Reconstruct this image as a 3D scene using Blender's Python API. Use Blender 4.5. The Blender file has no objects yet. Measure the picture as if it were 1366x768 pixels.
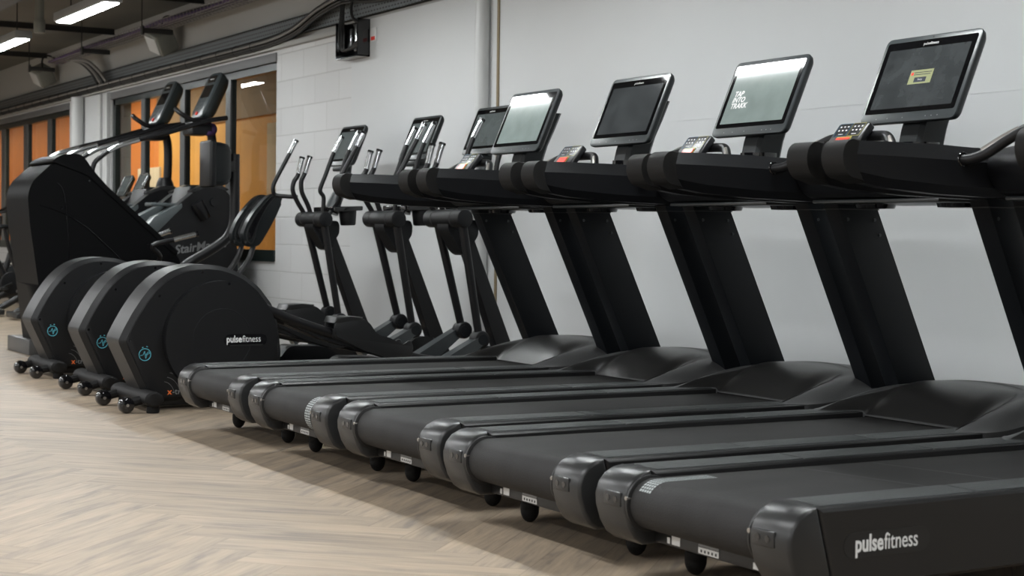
import bpy, bmesh, math, random
from mathutils import Vector, Matrix
random.seed(7)
PI = math.pi
scene = bpy.context.scene
COL = scene.collection

# ------------------------------------------------------------------ materials
def _in(n, *names):
    for k in names:
        if k in n.inputs: return n.inputs[k]
def mat(name, col, rough=.5, metal=0., bump=0., bscale=400., spec=.5, coat=0., var=0., vscale=8., emis=None, estr=0.):
    m = bpy.data.materials.new(name); m.use_nodes = True
    nt = m.node_tree; b = nt.nodes['Principled BSDF']
    b.inputs['Base Color'].default_value = (*col, 1)
    b.inputs['Roughness'].default_value = rough
    b.inputs['Metallic'].default_value = metal
    s = _in(b, 'Specular IOR Level', 'Specular')
    if s: s.default_value = spec
    if coat:
        _in(b, 'Coat Weight').default_value = coat; _in(b, 'Coat Roughness').default_value = .08
    if emis:
        _in(b, 'Emission Color').default_value = (*emis, 1); _in(b, 'Emission Strength').default_value = estr
    tc = nt.nodes.new('ShaderNodeTexCoord')
    if bump:
        n = nt.nodes.new('ShaderNodeTexNoise'); n.inputs['Scale'].default_value = bscale; n.inputs['Detail'].default_value = 2
        bp = nt.nodes.new('ShaderNodeBump'); bp.inputs['Strength'].default_value = bump; bp.inputs['Distance'].default_value = .002
        nt.links.new(tc.outputs['Object'], n.inputs['Vector']); nt.links.new(n.outputs['Fac'], bp.inputs['Height'])
        nt.links.new(bp.outputs['Normal'], b.inputs['Normal'])
    if var:
        n = nt.nodes.new('ShaderNodeTexNoise'); n.inputs['Scale'].default_value = vscale; n.inputs['Detail'].default_value = 4
        mr = nt.nodes.new('ShaderNodeMapRange'); mr.inputs['From Min'].default_value = .3; mr.inputs['From Max'].default_value = .7
        mr.inputs['To Min'].default_value = 1 - var; mr.inputs['To Max'].default_value = 1 + var
        mx = nt.nodes.new('ShaderNodeVectorMath'); mx.operation = 'SCALE'; mx.inputs[0].default_value = col
        nt.links.new(tc.outputs['Object'], n.inputs['Vector']); nt.links.new(n.outputs['Fac'], mr.inputs['Value'])
        nt.links.new(mr.outputs['Result'], mx.inputs['Scale']); nt.links.new(mx.outputs['Vector'], b.inputs['Base Color'])
    return m

M = {}
M['black']   = mat('black_plastic', (.0060, .0064, .0075), .46, bump=.25, bscale=900, spec=.28)
M['plate']   = mat('black_powder_coat', (.0050, .0062, .0080), .42, bump=.2, bscale=1200, spec=.25)
M['soft']    = mat('black_rubber', (.0085, .0082, .0082), .62, bump=.15, bscale=600, spec=.2)
M['arm']     = mat('arm_plastic', (.0056, .0060, .0074), .40, bump=.2, bscale=900, spec=.3)
M['skirt']   = mat('treadmill_skirt', (.014, .014, .0145), .36, bump=.12, bscale=900, spec=.35)
M['cap']     = mat('grey_cap_plastic', (.019, .0195, .020), .30, bump=.08, bscale=900, spec=.4)
M['railpad'] = mat('grey_grip_pad', (.024, .028, .028), .48, bump=.5, bscale=1600)
M['hood']    = mat('motor_cover_plastic', (.056, .057, .058), .42, bump=.15, bscale=900)
M['inlay']   = mat('motor_cover_inlay', (.016, .0158, .0155), .34, bump=.06, bscale=900)
M['rim']     = mat('shell_rim_grey', (.013, .0135, .0145), .42, spec=.25)
M['tube']    = mat('black_steel_tube', (.007, .007, .008), .38, bump=.1, bscale=700, spec=.3)
M['frame']   = mat('frame_steel', (.010, .010, .0105), .45)
M['gloss']   = mat('glossy_black', (.006, .006, .007), .08, coat=.5)
M['bezel']   = mat('screen_bezel', (.030, .035, .038), .30)
M['screenback'] = mat('screen_back', (.008, .010, .011), .35, spec=.3)
M['glassblk']= mat('screen_border_glass', (.004, .004, .0045), .05, spec=.6)
M['lcd']     = mat('lcd_screen', (.020, .022, .023), .09, spec=.5, var=.45, vscale=14, emis=(.075, .083, .086), estr=.42)
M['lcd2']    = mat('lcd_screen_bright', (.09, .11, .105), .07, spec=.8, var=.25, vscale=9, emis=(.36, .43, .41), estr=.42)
M['chrome']  = mat('brushed_chrome', (.58, .59, .60), .20, metal=1., bump=.05, bscale=300)
M['hrstrip'] = mat('heart_rate_strip', (.35, .33, .31), .32, metal=.8)
M['padface'] = mat('keypad_membrane', (.010, .0105, .012), .30, spec=.4)
M['pedalm'] = mat('pedal_plastic', (.014, .0145, .0155), .34, spec=.45)
M['white']   = mat('white_print', (.72, .73, .74), .45)
M['label']   = mat('white_sticker', (.62, .62, .61), .5)
M['greyprint'] = mat('grey_print', (.20, .205, .21), .5)
M['darkprint'] = mat('dark_print', (.03, .03, .03), .5)
M['cyan']    = mat('cyan_print', (.10, .42, .52), .45)
M['orange']  = mat('orange_print', (.75, .16, .03), .45)
M['red']     = mat('red_button', (.78, .045, .025), .35)
M['yellow']  = mat('yellow_print', (.34, .31, .08), .45)
M['blue']    = mat('blue_print', (.07, .17, .27), .45)
M['lcdyellow'] = mat('lcd_message_yellow', (.10, .11, .05), .3, emis=(.52, .54, .30), estr=.45)
M['lcdgrey'] = mat('lcd_message_text', (.3, .3, .3), .3, emis=(.60, .63, .62), estr=.42)
M['lcdnavy'] = mat('lcd_message_button', (.02, .025, .04), .3)
M['silver']  = mat('silver_grey_plastic', (.036, .041, .044), .32)
M['smgrey']  = mat('stairclimber_grey', (.085, .10, .105), .35)
M['smblack'] = mat('stairclimber_black', (.007, .0073, .0085), .40, bump=.15, bscale=900, spec=.3)
M['towerm']  = mat('tower_black', (.0050, .0052, .0058), .50, spec=.05)
M['stepm']   = mat('step_grey', (.06, .06, .06), .4)
M['purple']  = mat('purple_cable', (.05, .02, .09), .5)
M['pad']     = mat('padded_vinyl', (.009, .0095, .0105), .36, bump=.1, bscale=500, spec=.3)
M['galv']    = mat('galvanised_steel', (.17, .185, .195), .5, metal=.3, var=.2, vscale=30)
def perforated():
    m = mat('perforated_galvanised_steel', (.17, .185, .195), .5, metal=.3)
    nt = m.node_tree; b = nt.nodes['Principled BSDF']; L = nt.links.new
    g = nt.nodes.new('ShaderNodeNewGeometry'); sp = nt.nodes.new('ShaderNodeSeparateXYZ'); cb = nt.nodes.new('ShaderNodeCombineXYZ')
    L(g.outputs['Position'], sp.inputs[0]); L(sp.outputs['Y'], cb.inputs['X']); L(sp.outputs['Z'], cb.inputs['Y'])
    br = nt.nodes.new('ShaderNodeTexBrick'); br.inputs['Scale'].default_value = 1.; br.inputs['Mortar Size'].default_value = .012; br.inputs['Brick Width'].default_value = .055; br.inputs['Row Height'].default_value = .036
    br.inputs['Color1'].default_value = (.03, .03, .03, 1); br.inputs['Color2'].default_value = (.05, .05, .05, 1); br.inputs['Mortar'].default_value = (.17, .185, .195, 1)
    L(cb.outputs[0], br.inputs['Vector']); L(br.outputs['Color'], b.inputs['Base Color']); return m
M['perf'] = perforated()
M['trunk']   = mat('grey_lintel_paint', (.15, .15, .155), .5)
M['whitep']  = mat('white_paint_pipe', (.55, .56, .565), .38)
M['tan']     = mat('tan_sealant', (.22, .17, .10), .6)
M['cable']   = mat('black_cable', (.012, .012, .012), .45)
M['cablegrey'] = mat('grey_cable', (.22, .21, .20), .5)
M['framegreen'] = mat('window_frame_dark', (.010, .016, .015), .35)
M['framegrey']  = mat('window_frame_edge', (.10, .11, .115), .35)
M['ceil']    = mat('ceiling_deck_paint', (.135, .132, .118), .8, var=.08, vscale=1.5)
M['beam']    = mat('painted_steel_beam', (.06, .06, .058), .6)
M['beamdark']= mat('dark_purlin', (.022, .022, .022), .6)
M['bulk']    = mat('upper_wall_paint', (.40, .40, .39), .8)
M['fixture'] = mat('light_fixture_body', (.30, .31, .31), .5)
M['floodw']  = mat('speaker_box_white', (.22, .225, .205), .55)
M['amber']   = mat('amber_backdrop', (.80, .42, .10), .6, var=.12, vscale=1.2)
M['orangew'] = mat('orange_backdrop', (.80, .27, .05), .6, var=.12, vscale=1.2)
M['brownband'] = mat('dimmed_upper_wall', (.26, .155, .075), .6, var=.1, vscale=1.)
M['pale']    = mat('pale_board', (.70, .62, .50), .7)
M['otherwall'] = mat('far_room_wall', (.45, .45, .44), .8)
M['green']   = mat('green_terminal', (.03, .12, .09), .5)

def emission(name, col, s):
    m = bpy.data.materials.new(name); m.use_nodes = True; nt = m.node_tree; nt.nodes.clear()
    e = nt.nodes.new('ShaderNodeEmission'); e.inputs['Color'].default_value = (*col, 1); e.inputs['Strength'].default_value = s
    o = nt.nodes.new('ShaderNodeOutputMaterial'); nt.links.new(e.outputs[0], o.inputs[0]); return m
LAMP = 84.
M['lamp'] = emission('lamp_diffuser', (.96, 1., 1.), LAMP)

def glass_mat():
    m = bpy.data.materials.new('window_glass'); m.use_nodes = True; nt = m.node_tree; nt.nodes.clear()
    t = nt.nodes.new('ShaderNodeBsdfTransparent'); t.inputs[0].default_value = (.93, .95, .93, 1)
    g = nt.nodes.new('ShaderNodeBsdfGlossy'); g.inputs['Roughness'].default_value = .015
    f = nt.nodes.new('ShaderNodeFresnel'); f.inputs['IOR'].default_value = 1.7
    x = nt.nodes.new('ShaderNodeMixShader'); o = nt.nodes.new('ShaderNodeOutputMaterial')
    gg = nt.nodes.new('ShaderNodeNewGeometry'); iv = nt.nodes.new('ShaderNodeMath'); iv.operation = 'SUBTRACT'; iv.inputs[0].default_value = 1; nt.links.new(gg.outputs['Backfacing'], iv.inputs[1])
    mu = nt.nodes.new('ShaderNodeMath'); mu.operation = 'MULTIPLY'; nt.links.new(f.outputs[0], mu.inputs[0]); nt.links.new(iv.outputs[0], mu.inputs[1]); nt.links.new(mu.outputs[0], x.inputs[0]); nt.links.new(t.outputs[0], x.inputs[1]); nt.links.new(g.outputs[0], x.inputs[2]); nt.links.new(x.outputs[0], o.inputs[0])
    return m
M['glass'] = glass_mat()

def belt_mat():
    m = mat('running_belt', (.015, .0145, .0145), .62, spec=.22)
    nt = m.node_tree; b = nt.nodes['Principled BSDF']; L = nt.links.new
    tc = nt.nodes.new('ShaderNodeTexCoord')
    ch = nt.nodes.new('ShaderNodeTexVoronoi'); ch.inputs['Scale'].default_value = 260
    bp = nt.nodes.new('ShaderNodeBump'); bp.inputs['Strength'].default_value = .35; bp.inputs['Distance'].default_value = .0015
    L(tc.outputs['Object'], ch.inputs['Vector']); L(ch.outputs['Distance'], bp.inputs['Height']); L(bp.outputs['Normal'], b.inputs['Normal'])
    # walked-on dust: broad soft smudges
    n = nt.nodes.new('ShaderNodeTexNoise'); n.inputs['Scale'].default_value = 3.2; n.inputs['Detail'].default_value = 5
    mp = nt.nodes.new('ShaderNodeMapping'); mp.inputs['Scale'].default_value = (.6, 2.2, 1)
    cr = nt.nodes.new('ShaderNodeMapRange'); cr.inputs['From Min'].default_value = .35; cr.inputs['From Max'].default_value = .75
    cr.inputs['To Min'].default_value = .92; cr.inputs['To Max'].default_value = 1.3
    sc = nt.nodes.new('ShaderNodeVectorMath'); sc.operation = 'SCALE'; sc.inputs[0].default_value = (.0185, .0178, .0178)
    L(tc.outputs['Object'], mp.inputs['Vector']); L(mp.outputs[0], n.inputs['Vector']); L(n.outputs['Fac'], cr.inputs['Value'])
    L(cr.outputs[0], sc.inputs['Scale']); L(sc.outputs[0], b.inputs['Base Color'])
    return m
M['belt'] = belt_mat()

def block_mat():
    m = mat('painted_blockwork', (.62, .63, .635), .55)
    nt = m.node_tree; b = nt.nodes['Principled BSDF']; L = nt.links.new
    g = nt.nodes.new('ShaderNodeNewGeometry'); sp = nt.nodes.new('ShaderNodeSeparateXYZ'); cb = nt.nodes.new('ShaderNodeCombineXYZ')
    L(g.outputs['Position'], sp.inputs[0]); L(sp.outputs['Y'], cb.inputs['X']); L(sp.outputs['Z'], cb.inputs['Y'])
    ad = nt.nodes.new('ShaderNodeVectorMath'); ad.inputs[1].default_value = (.21, .075, 0); L(cb.outputs[0], ad.inputs[0])
    br = nt.nodes.new('ShaderNodeTexBrick'); br.inputs['Scale'].default_value = 1.; br.inputs['Mortar Size'].default_value = .006
    br.inputs['Mortar Smooth'].default_value = .35; br.inputs['Brick Width'].default_value = .52; br.inputs['Row Height'].default_value = .2475
    br.inputs['Color1'].default_value = (.57, .575, .58, 1); br.inputs['Color2'].default_value = (.61, .615, .62, 1); br.inputs['Mortar'].default_value = (.50, .50, .50, 1)
    L(ad.outputs[0], br.inputs['Vector']); L(br.outputs['Color'], b.inputs['Base Color'])
    iv = nt.nodes.new('ShaderNodeMath'); iv.operation = 'SUBTRACT'; iv.inputs[0].default_value = 1; L(br.outputs['Fac'], iv.inputs[1])
    n = nt.nodes.new('ShaderNodeTexNoise'); n.inputs['Scale'].default_value = 70; n.inputs['Detail'].default_value = 3; L(g.outputs['Position'], n.inputs['Vector'])
    a2 = nt.nodes.new('ShaderNodeMath'); a2.operation = 'MULTIPLY_ADD'; a2.inputs[1].default_value = .25; L(n.outputs['Fac'], a2.inputs[0]); L(iv.outputs[0], a2.inputs[2])
    bp = nt.nodes.new('ShaderNodeBump'); bp.inputs['Strength'].default_value = .6; bp.inputs['Distance'].default_value = .006
    L(a2.outputs[0], bp.inputs['Height']); L(bp.outputs['Normal'], b.inputs['Normal'])
    return m
M['block'] = block_mat()
M['panel'] = mat('smooth_wall_panel', (.58, .595, .605), .50, var=.02, vscale=1.1)

def floor_mat():
    m = mat('herringbone_vinyl', (.5, .4, .3), .42, spec=.35)
    nt = m.node_tree; b = nt.nodes['Principled BSDF']; L = nt.links.new
    uv = nt.nodes.new('ShaderNodeUVMap'); uv.uv_map = 'grain'
    at = nt.nodes.new('ShaderNodeAttribute'); at.attribute_name = 'tone'
    ed = nt.nodes.new('ShaderNodeUVMap'); ed.uv_map = 'edge'
    mp = nt.nodes.new('ShaderNodeMapping'); mp.inputs['Scale'].default_value = (1.3, 11, 1); L(uv.outputs[0], mp.inputs['Vector'])
    n = nt.nodes.new('ShaderNodeTexNoise'); n.inputs['Scale'].default_value = 1.6; n.inputs['Detail'].default_value = 6; n.inputs['Roughness'].default_value = .6
    n.inputs['Distortion'].default_value = .8; L(mp.outputs[0], n.inputs['Vector'])
    cr = nt.nodes.new('ShaderNodeValToRGB'); e = cr.color_ramp.elements
    e[0].position = .30; e[0].color = (.205, .170, .138, 1); e[1].position = .62; e[1].color = (.385, .302, .218, 1)
    k = e.new(.47); k.color = (.325, .260, .193, 1)
    L(n.outputs['Fac'], cr.inputs[0])
    mp2 = nt.nodes.new('ShaderNodeMapping'); mp2.inputs['Scale'].default_value = (5, 90, 1); L(uv.outputs[0], mp2.inputs['Vector'])
    n2 = nt.nodes.new('ShaderNodeTexNoise'); n2.inputs['Scale'].default_value = 1.; n2.inputs['Detail'].default_value = 3; L(mp2.outputs[0], n2.inputs['Vector'])
    r2 = nt.nodes.new('ShaderNodeMapRange'); r2.inputs['From Min'].default_value = .3; r2.inputs['From Max'].default_value = .7; r2.inputs['To Min'].default_value = .88; r2.inputs['To Max'].default_value = 1.08
    L(n2.outputs['Fac'], r2.inputs['Value'])
    m1 = nt.nodes.new('ShaderNodeMath'); m1.operation = 'MULTIPLY'; L(r2.outputs[0], m1.inputs[0]); L(at.outputs['Fac'], m1.inputs[1])
    # plank edges: thin dark bevel line
    sp = nt.nodes.new('ShaderNodeSeparateXYZ'); L(ed.outputs[0], sp.inputs[0])
    mn = nt.nodes.new('ShaderNodeMath'); mn.operation = 'MINIMUM'; L(sp.outputs['X'], mn.inputs[0]); L(sp.outputs['Y'], mn.inputs[1])
    r3 = nt.nodes.new('ShaderNodeMapRange'); r3.inputs['From Min'].default_value = 0.; r3.inputs['From Max'].default_value = .003; r3.inputs['To Min'].default_value = .62; r3.inputs['To Max'].default_value = 1.
    L(mn.outputs[0], r3.inputs['Value'])
    m2 = nt.nodes.new('ShaderNodeMath'); m2.operation = 'MULTIPLY'; L(m1.outputs[0], m2.inputs[0]); L(r3.outputs[0], m2.inputs[1])
    sc = nt.nodes.new('ShaderNodeVectorMath'); sc.operation = 'SCALE'; L(cr.outputs[0], sc.inputs[0]); L(m2.outputs[0], sc.inputs['Scale'])
    L(sc.outputs[0], b.inputs['Base Color'])
    bp = nt.nodes.new('ShaderNodeBump'); bp.inputs['Strength'].default_value = .15; bp.inputs['Distance'].default_value = .002
    L(n2.outputs['Fac'], bp.inputs['Height']); L(bp.outputs[0], b.inputs['Normal'])
    return m
M['floor'] = floor_mat()

# ------------------------------------------------------------------ mesh helpers
def fillet(pts, r=.02, n=4, closed=True):
    """round the corners of a 2D polygon; r may be a list"""
    out = []; N = len(pts)
    for i, p in enumerate(pts):
        p = Vector(p); a = Vector(pts[i-1]); b = Vector(pts[(i+1) % N])
        rr = r[i] if isinstance(r, (list, tuple)) else r
        if rr <= 0 or (not closed and i in (0, N-1)): out.append(p); continue
        da = (a-p); db = (b-p); la, lb = da.length, db.length
        d = min(rr, la*.49, lb*.49); s = p+da.normalized()*d; t = p+db.normalized()*d
        for k in range(n+1):
            q = k/n; out.append(s*(1-q)**2 + p*2*q*(1-q) + t*q*q)
    return out
def circ(cx, cz, r, n=48, a0=0, a1=2*PI, r2=None):
    full = abs(a1-a0-2*PI) < 1e-6
    k = n if full else n+1
    return [(cx+r*math.cos(a0+(a1-a0)*i/n), cz+(r2 or r)*math.sin(a0+(a1-a0)*i/n)) for i in range(k)]

class MB:
    def __init__(s, off=(0, 0, 0)):
        s.bm = bmesh.new(); s.off = Vector(off)
    def v(s, p): return s.bm.verts.new(Vector(p)-s.off)
    def box(s, x0, x1, y0, y1, z0, z1, bev=0, seg=2, mtx=None):
        vs = [s.v((x, y, z)) for x in (x0, x1) for y in (y0, y1) for z in (z0, z1)]
        if mtx:
            for q in vs: q.co = mtx @ q.co
        fs = [s.bm.faces.new([vs[i] for i in f]) for f in ((0,1,3,2),(4,6,7,5),(0,4,5,1),(2,3,7,6),(0,2,6,4),(1,5,7,3))]
        if bev:
            es = list({e for f in fs for e in f.edges})
            bmesh.ops.bevel(s.bm, geom=es, offset=bev, segments=seg, profile=.5, affect='EDGES', clamp_overlap=True)
        return s
    def loop(s, pts): return [s.v(p) for p in pts]
    def loft(s, loops, cap=True, closed=False):
        L = [s.loop(l) for l in loops]; n = len(L[0])
        rng = range(len(L)) if closed else range(len(L)-1)
        for i in rng:
            A, B = L[i], L[(i+1) % len(L)]
            for j in range(n):
                k = (j+1) % n
                s.bm.faces.new((A[j], A[k], B[k], B[j]))
        if cap and not closed:
            s.bm.faces.new(list(reversed(L[0]))); s.bm.faces.new(L[-1])
        return s
    def prism(s, prof, y0, y1, bev=0, seg=3):
        """profile in (x,z), extruded along y; the two rims are bevelled"""
        A = [s.v((p[0], y0, p[1])) for p in prof]; B = [s.v((p[0], y1, p[1])) for p in prof]; n = len(prof)
        for j in range(n):
            k = (j+1) % n; s.bm.faces.new((A[j], A[k], B[k], B[j]))
        fa = s.bm.faces.new(list(reversed(A))); fb = s.bm.faces.new(B)
        if bev:
            es = list(fa.edges)+list(fb.edges)
            bmesh.ops.bevel(s.bm, geom=es, offset=bev, segments=seg, profile=.5, affect='EDGES', clamp_overlap=True)
        return s
    def tube(s, pts, r, n=12, smooth=4, cap=True, flat=None):
        """round tube through points; r is a number or a list per point"""
        P = [Vector(p) for p in pts]; R = list(r) if isinstance(r, (list, tuple)) else [r]*len(P)
        if smooth and len(P) > 2:      # Catmull-Rom
            Q, S = [], []
            for i in range(len(P)-1):
                p0 = P[max(i-1, 0)]; p1 = P[i]; p2 = P[i+1]; p3 = P[min(i+2, len(P)-1)]
                for k in range(smooth):
                    t = k/smooth
                    Q.append(.5*((2*p1)+(p2-p0)*t+(2*p0-5*p1+4*p2-p3)*t*t+(3*p1-p0-3*p2+p3)*t**3)); S.append(R[i]*(1-t)+R[i+1]*t)
            Q.append(P[-1]); S.append(R[-1]); P, R = Q, S
        T = [(P[min(i+1, len(P)-1)]-P[max(i-1, 0)]).normalized() for i in range(len(P))]
        up = Vector((0, 0, 1)) if abs(T[0].z) < .9 else Vector((0, 1, 0))
        N = (up-T[0]*up.dot(T[0])).normalized(); loops = []
        for i in range(len(P)):
            N = (N-T[i]*N.dot(T[i])).normalized(); Bn = T[i].cross(N)
            loops.append([P[i]+(N*math.cos(2*PI*k/n)+Bn*math.sin(2*PI*k/n)*(flat or 1))*R[i] for k in range(n)])
        return s.loft(loops, cap)
    def cyl(s, p0, p1, r0, r1=None, n=24, bev=0):
        r1 = r0 if r1 is None else r1; P0, P1 = Vector(p0), Vector(p1)
        T = (P1-P0).normalized(); up = Vector((0, 0, 1)) if abs(T.z) < .9 else Vector((1, 0, 0))
        N = (up-T*up.dot(T)).normalized(); Bn = T.cross(N)
        prof = [(0, r0), (1, r1)]
        L = (P1-P0).length
        if bev: b = min(bev, L*.45); prof = [(0, r0-b), (b*.3/L, r0-b*.3), (b/L, r0), (1-b/L, r1), (1-b*.3/L, r1-b*.3), (1, r1-b)]
        return s.loft([[P0+(P1-P0)*t+(N*math.cos(2*PI*k/n)+Bn*math.sin(2*PI*k/n))*r for k in range(n)] for t, r in prof])
    def ring(s, c, axis, R, r, n=32, m=8):
        """torus"""
        c = Vector(c); A = Vector(axis).normalized(); up = Vector((0, 0, 1)) if abs(A.z) < .9 else Vector((1, 0, 0))
        N = (up-A*up.dot(A)).normalized(); Bn = A.cross(N); L = []
        for i in range(n):
            d = N*math.cos(2*PI*i/n)+Bn*math.sin(2*PI*i/n)
            L.append([c+d*(R+r*math.cos(2*PI*k/m))+A*r*math.sin(2*PI*k/m) for k in range(m)])
        return s.loft(L, closed=True)
    def ball(s, c, r, sz=(1, 1, 1), n=16):
        m = Matrix.Translation(Vector(c)-s.off) @ Matrix.Diagonal((*sz, 1))
        bmesh.ops.create_uvsphere(s.bm, u_segments=n, v_segments=n//2+2, radius=r, matrix=m); return s
    def build(s, name, m, parent=None, angle=35, smooth=True):
        bmesh.ops.remove_doubles(s.bm, verts=s.bm.verts, dist=1e-6)
        bmesh.ops.recalc_face_normals(s.bm, faces=s.bm.faces)
        me = bpy.data.meshes.new(name); s.bm.to_mesh(me); s.bm.free()
        if smooth:
            for p in me.polygons: p.use_smooth = True
            me.set_sharp_from_angle(angle=math.radians(angle))
        mm = m if isinstance(m, bpy.types.Material) else M[m]
        me.materials.append(mm)
        o = bpy.data.objects.new(name, me); COL.objects.link(o)
        if parent: o.parent = parent
        else: o.location = s.off
        return o

def tag(o, label=None, cat=None, group=None, kind=None):
    if label: o['label'] = label
    if cat: o['category'] = cat
    if group: o['group'] = group
    if kind: o['kind'] = kind
    return o
def empty(name, loc, label, cat, group=None):
    o = bpy.data.objects.new(name, None); COL.objects.link(o); o.location = loc; o.empty_display_size = .1
    return tag(o, label, cat, group)
def struct(o): o['kind'] = 'structure'; return o
def copy_tree(o, parent=None, skip=()):
    c = o.copy(); COL.objects.link(c); c.parent = parent
    for ch in [x for x in bpy.data.objects if x.parent == o and x.name.split('.')[0] not in skip]: copy_tree(ch, c)
    return c
def text(name, body, size, origin, right, up, m, parent, off=(0, 0, 0), bold=0., shear=0., depth=.0006, align='CENTER'):
    cu = bpy.data.curves.new(name, 'FONT'); cu.body = body; cu.size = size; cu.extrude = depth; cu.offset = bold; cu.shear = shear
    cu.align_x = align; cu.align_y = 'CENTER'; cu.resolution_u = 3
    t = bpy.data.objects.new(name, cu); COL.objects.link(t)
    dg = bpy.context.evaluated_depsgraph_get(); me = bpy.data.meshes.new_from_object(t.evaluated_get(dg))
    bpy.data.objects.remove(t)
    r = Vector(right).normalized(); u = Vector(up).normalized(); n = r.cross(u)
    mx = Matrix((( r.x, u.x, n.x, 0), (r.y, u.y, n.y, 0), (r.z, u.z, n.z, 0), (0, 0, 0, 1)))
    me.transform(Matrix.Translation(Vector(origin)-Vector(off)) @ mx)
    me.materials.clear(); me.materials.append(M[m])
    o = bpy.data.objects.new(name, me); COL.objects.link(o); o.parent = parent
    return o
def text_width(o, axis):
    c = [v.co[axis] for v in o.data.vertices]; return min(c), max(c)

# ------------------------------------------------------------------ camera
F_PX, YAW, PITCH, ROLL, CH = 2189.517, math.radians(29.79896), math.radians(1.84313), math.radians(.713131), 1.02682
fw = Vector((math.sin(YAW)*math.cos(PITCH), math.cos(YAW)*math.cos(PITCH), -math.sin(PITCH)))
rr = Vector((math.cos(YAW), -math.sin(YAW), 0)); uu = rr.cross(fw)
Rr = rr*math.cos(ROLL)+uu*math.sin(ROLL); Uu = -rr*math.sin(ROLL)+uu*math.cos(ROLL)
cam = bpy.data.cameras.new('camera'); co = bpy.data.objects.new('camera', cam); COL.objects.link(co); scene.camera = co
co.matrix_world = Matrix(((Rr.x, Uu.x, -fw.x, 0), (Rr.y, Uu.y, -fw.y, 0), (Rr.z, Uu.z, -fw.z, CH), (0, 0, 0, 1)))
cam.sensor_width = 36; cam.lens = F_PX/1366*36; cam.clip_start = .05; cam.clip_end = 100
cam.dof.use_dof = True; cam.dof.focus_distance = 7.2; cam.dof.aperture_fstop = 5.6

# ------------------------------------------------------------------ the room
WX = 5.62; WS = WX/5.3
def wy(y): return y*WS
def wz(z): return 1.0268+(z-1.0268)*WS
CEIL = 3.42; X0 = -6.; Y0 = -4.; Y1 = 29.

def herringbone():
    W, Lp = .18, .90; K = int(Lp/W)
    verts, faces, grain, edge, tone = [], [], [], [], []
    c45 = math.sqrt(.5)
    def add(a0, b0, la, lb, horiz):
        cx, cy = a0+la/2, b0+lb/2
        X = (cx-cy)*c45; Y = (cx+cy)*c45
        if not (X0-.8 < X < WX+.8 and Y0-.8 < Y < Y1+.8): return
        t = random.uniform(.90, 1.09); gu, gv = random.uniform(0, 50), random.uniform(0, 50)
        i = len(verts)
        for da, db in ((0, 0), (la, 0), (la, lb), (0, lb)):
            a, b = a0+da, b0+db
            verts.append(((a-b)*c45, (a+b)*c45, 0.))
        faces.append((i, i+1, i+2, i+3)); tone.append(t)
        ln = la if horiz else lb; wd = lb if horiz else la
        for da, db in ((0, 0), (1, 0), (1, 1), (0, 1)):
            u, v = (da*ln, db*wd) if horiz else (db*ln, da*wd)
            grain.append((gu+u, gv+v)); edge.append((u, v, ln, wd))
    R = 26
    n = int(2*R/W)
    for j in range(-n//2, n):
        for i in range(-8, 14):
            a = i*2*Lp + j*W; b = j*W
            add(a, b, Lp, W, True)
            add(a+Lp, b-Lp+W, W, Lp, False)
    # each plank is subdivided so that the edge distance interpolates
    V2, F2, G2, E2, T2 = [], [], [], [], []
    for f, face in enumerate(faces):
        P = [Vector(verts[k]) for k in face]; g = grain[f*4:f*4+4]; ln, wd = edge[f*4][2:4]
        horiz = abs(g[1][0]-g[0][0]) > 1e-6
        us = [0, .004/ln, 1-.004/ln, 1]; vs = [0, .004/wd, 1-.004/wd, 1]
        base = len(V2)
        for a in (us if horiz else vs):
            for b in (vs if horiz else us):
                V2.append(tuple(P[0]+(P[1]-P[0])*a+(P[3]-P[0])*b))
        for ia in range(3):
            for ib in range(3):
                q = [(ia, ib), (ia+1, ib), (ia+1, ib+1), (ia, ib+1)]
                F2.append([base+x*4+y for x, y in q]); T2.append(tone[f])
                for x, y in q:
                    a = (us if horiz else vs)[x]; b = (vs if horiz else us)[y]
                    u, v = (a*ln, b*wd) if horiz else (b*ln, a*wd)
                    G2.append((g[0][0]+u, g[0][1]+v)); E2.append((min(u, ln-u), min(v, wd-v)))
    me = bpy.data.meshes.new('floor'); me.from_pydata(V2, [], F2)
    a = me.uv_layers.new(name='grain'); b = me.uv_layers.new(name='edge')
    a.data.foreach_set('uv', [c for p in G2 for c in p]); b.data.foreach_set('uv', [c for p in E2 for c in p])
    t = me.attributes.new('tone', 'FLOAT', 'FACE'); t.data.foreach_set('value', T2)
    me.materials.append(M['floor']); o = bpy.data.objects.new('floor', me); COL.objects.link(o); return struct(o)
herringbone()
struct(MB().box(X0-.2, WX+.3, Y0-.2, Y1+.2, -.12, -.004).build('trim_1', 'beamdark'))   # slab under the planks

# wall_right with two window openings (blockwork), and the smooth panel to its right
WIN = [(wy(13.40), wy(18.42)), (wy(20.22), wy(27.0))]
SILL, HEAD = wz(.775), wz(2.50)
w = MB()
w.box(WX, WX+.24, Y0, WIN[0][0], 0, wz(2.60)); w.box(WX, WX+.24, WIN[0][1], WIN[1][0], 0, wz(2.60)); w.box(WX, WX+.24, WIN[1][1], Y1, 0, wz(2.60))
for a, b in WIN: w.box(WX, WX+.24, a, b, 0, SILL); w.box(WX, WX+.24, a, b, HEAD, wz(2.60))
struct(w.build('wall_right', 'block', smooth=False))
struct(MB().box(WX-.012, WX-.0005, Y0, wy(11.80), 0, wz(2.66)).build('wall_panel', 'panel', smooth=False)).name = 'wall_front_right'
struct(MB().box(WX+.03, WX+.24, Y0, Y1, wz(2.60), CEIL).build('wall_upper_right', 'bulk', smooth=False))
struct(MB().box(X0-.2, WX+.3, Y0, Y1, CEIL, CEIL+.1).build('ceiling', 'ceil', smooth=False))
struct(MB().box(X0-.2, X0, Y0, Y1, 0, CEIL).build('wall_left', 'otherwall', smooth=False))
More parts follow.
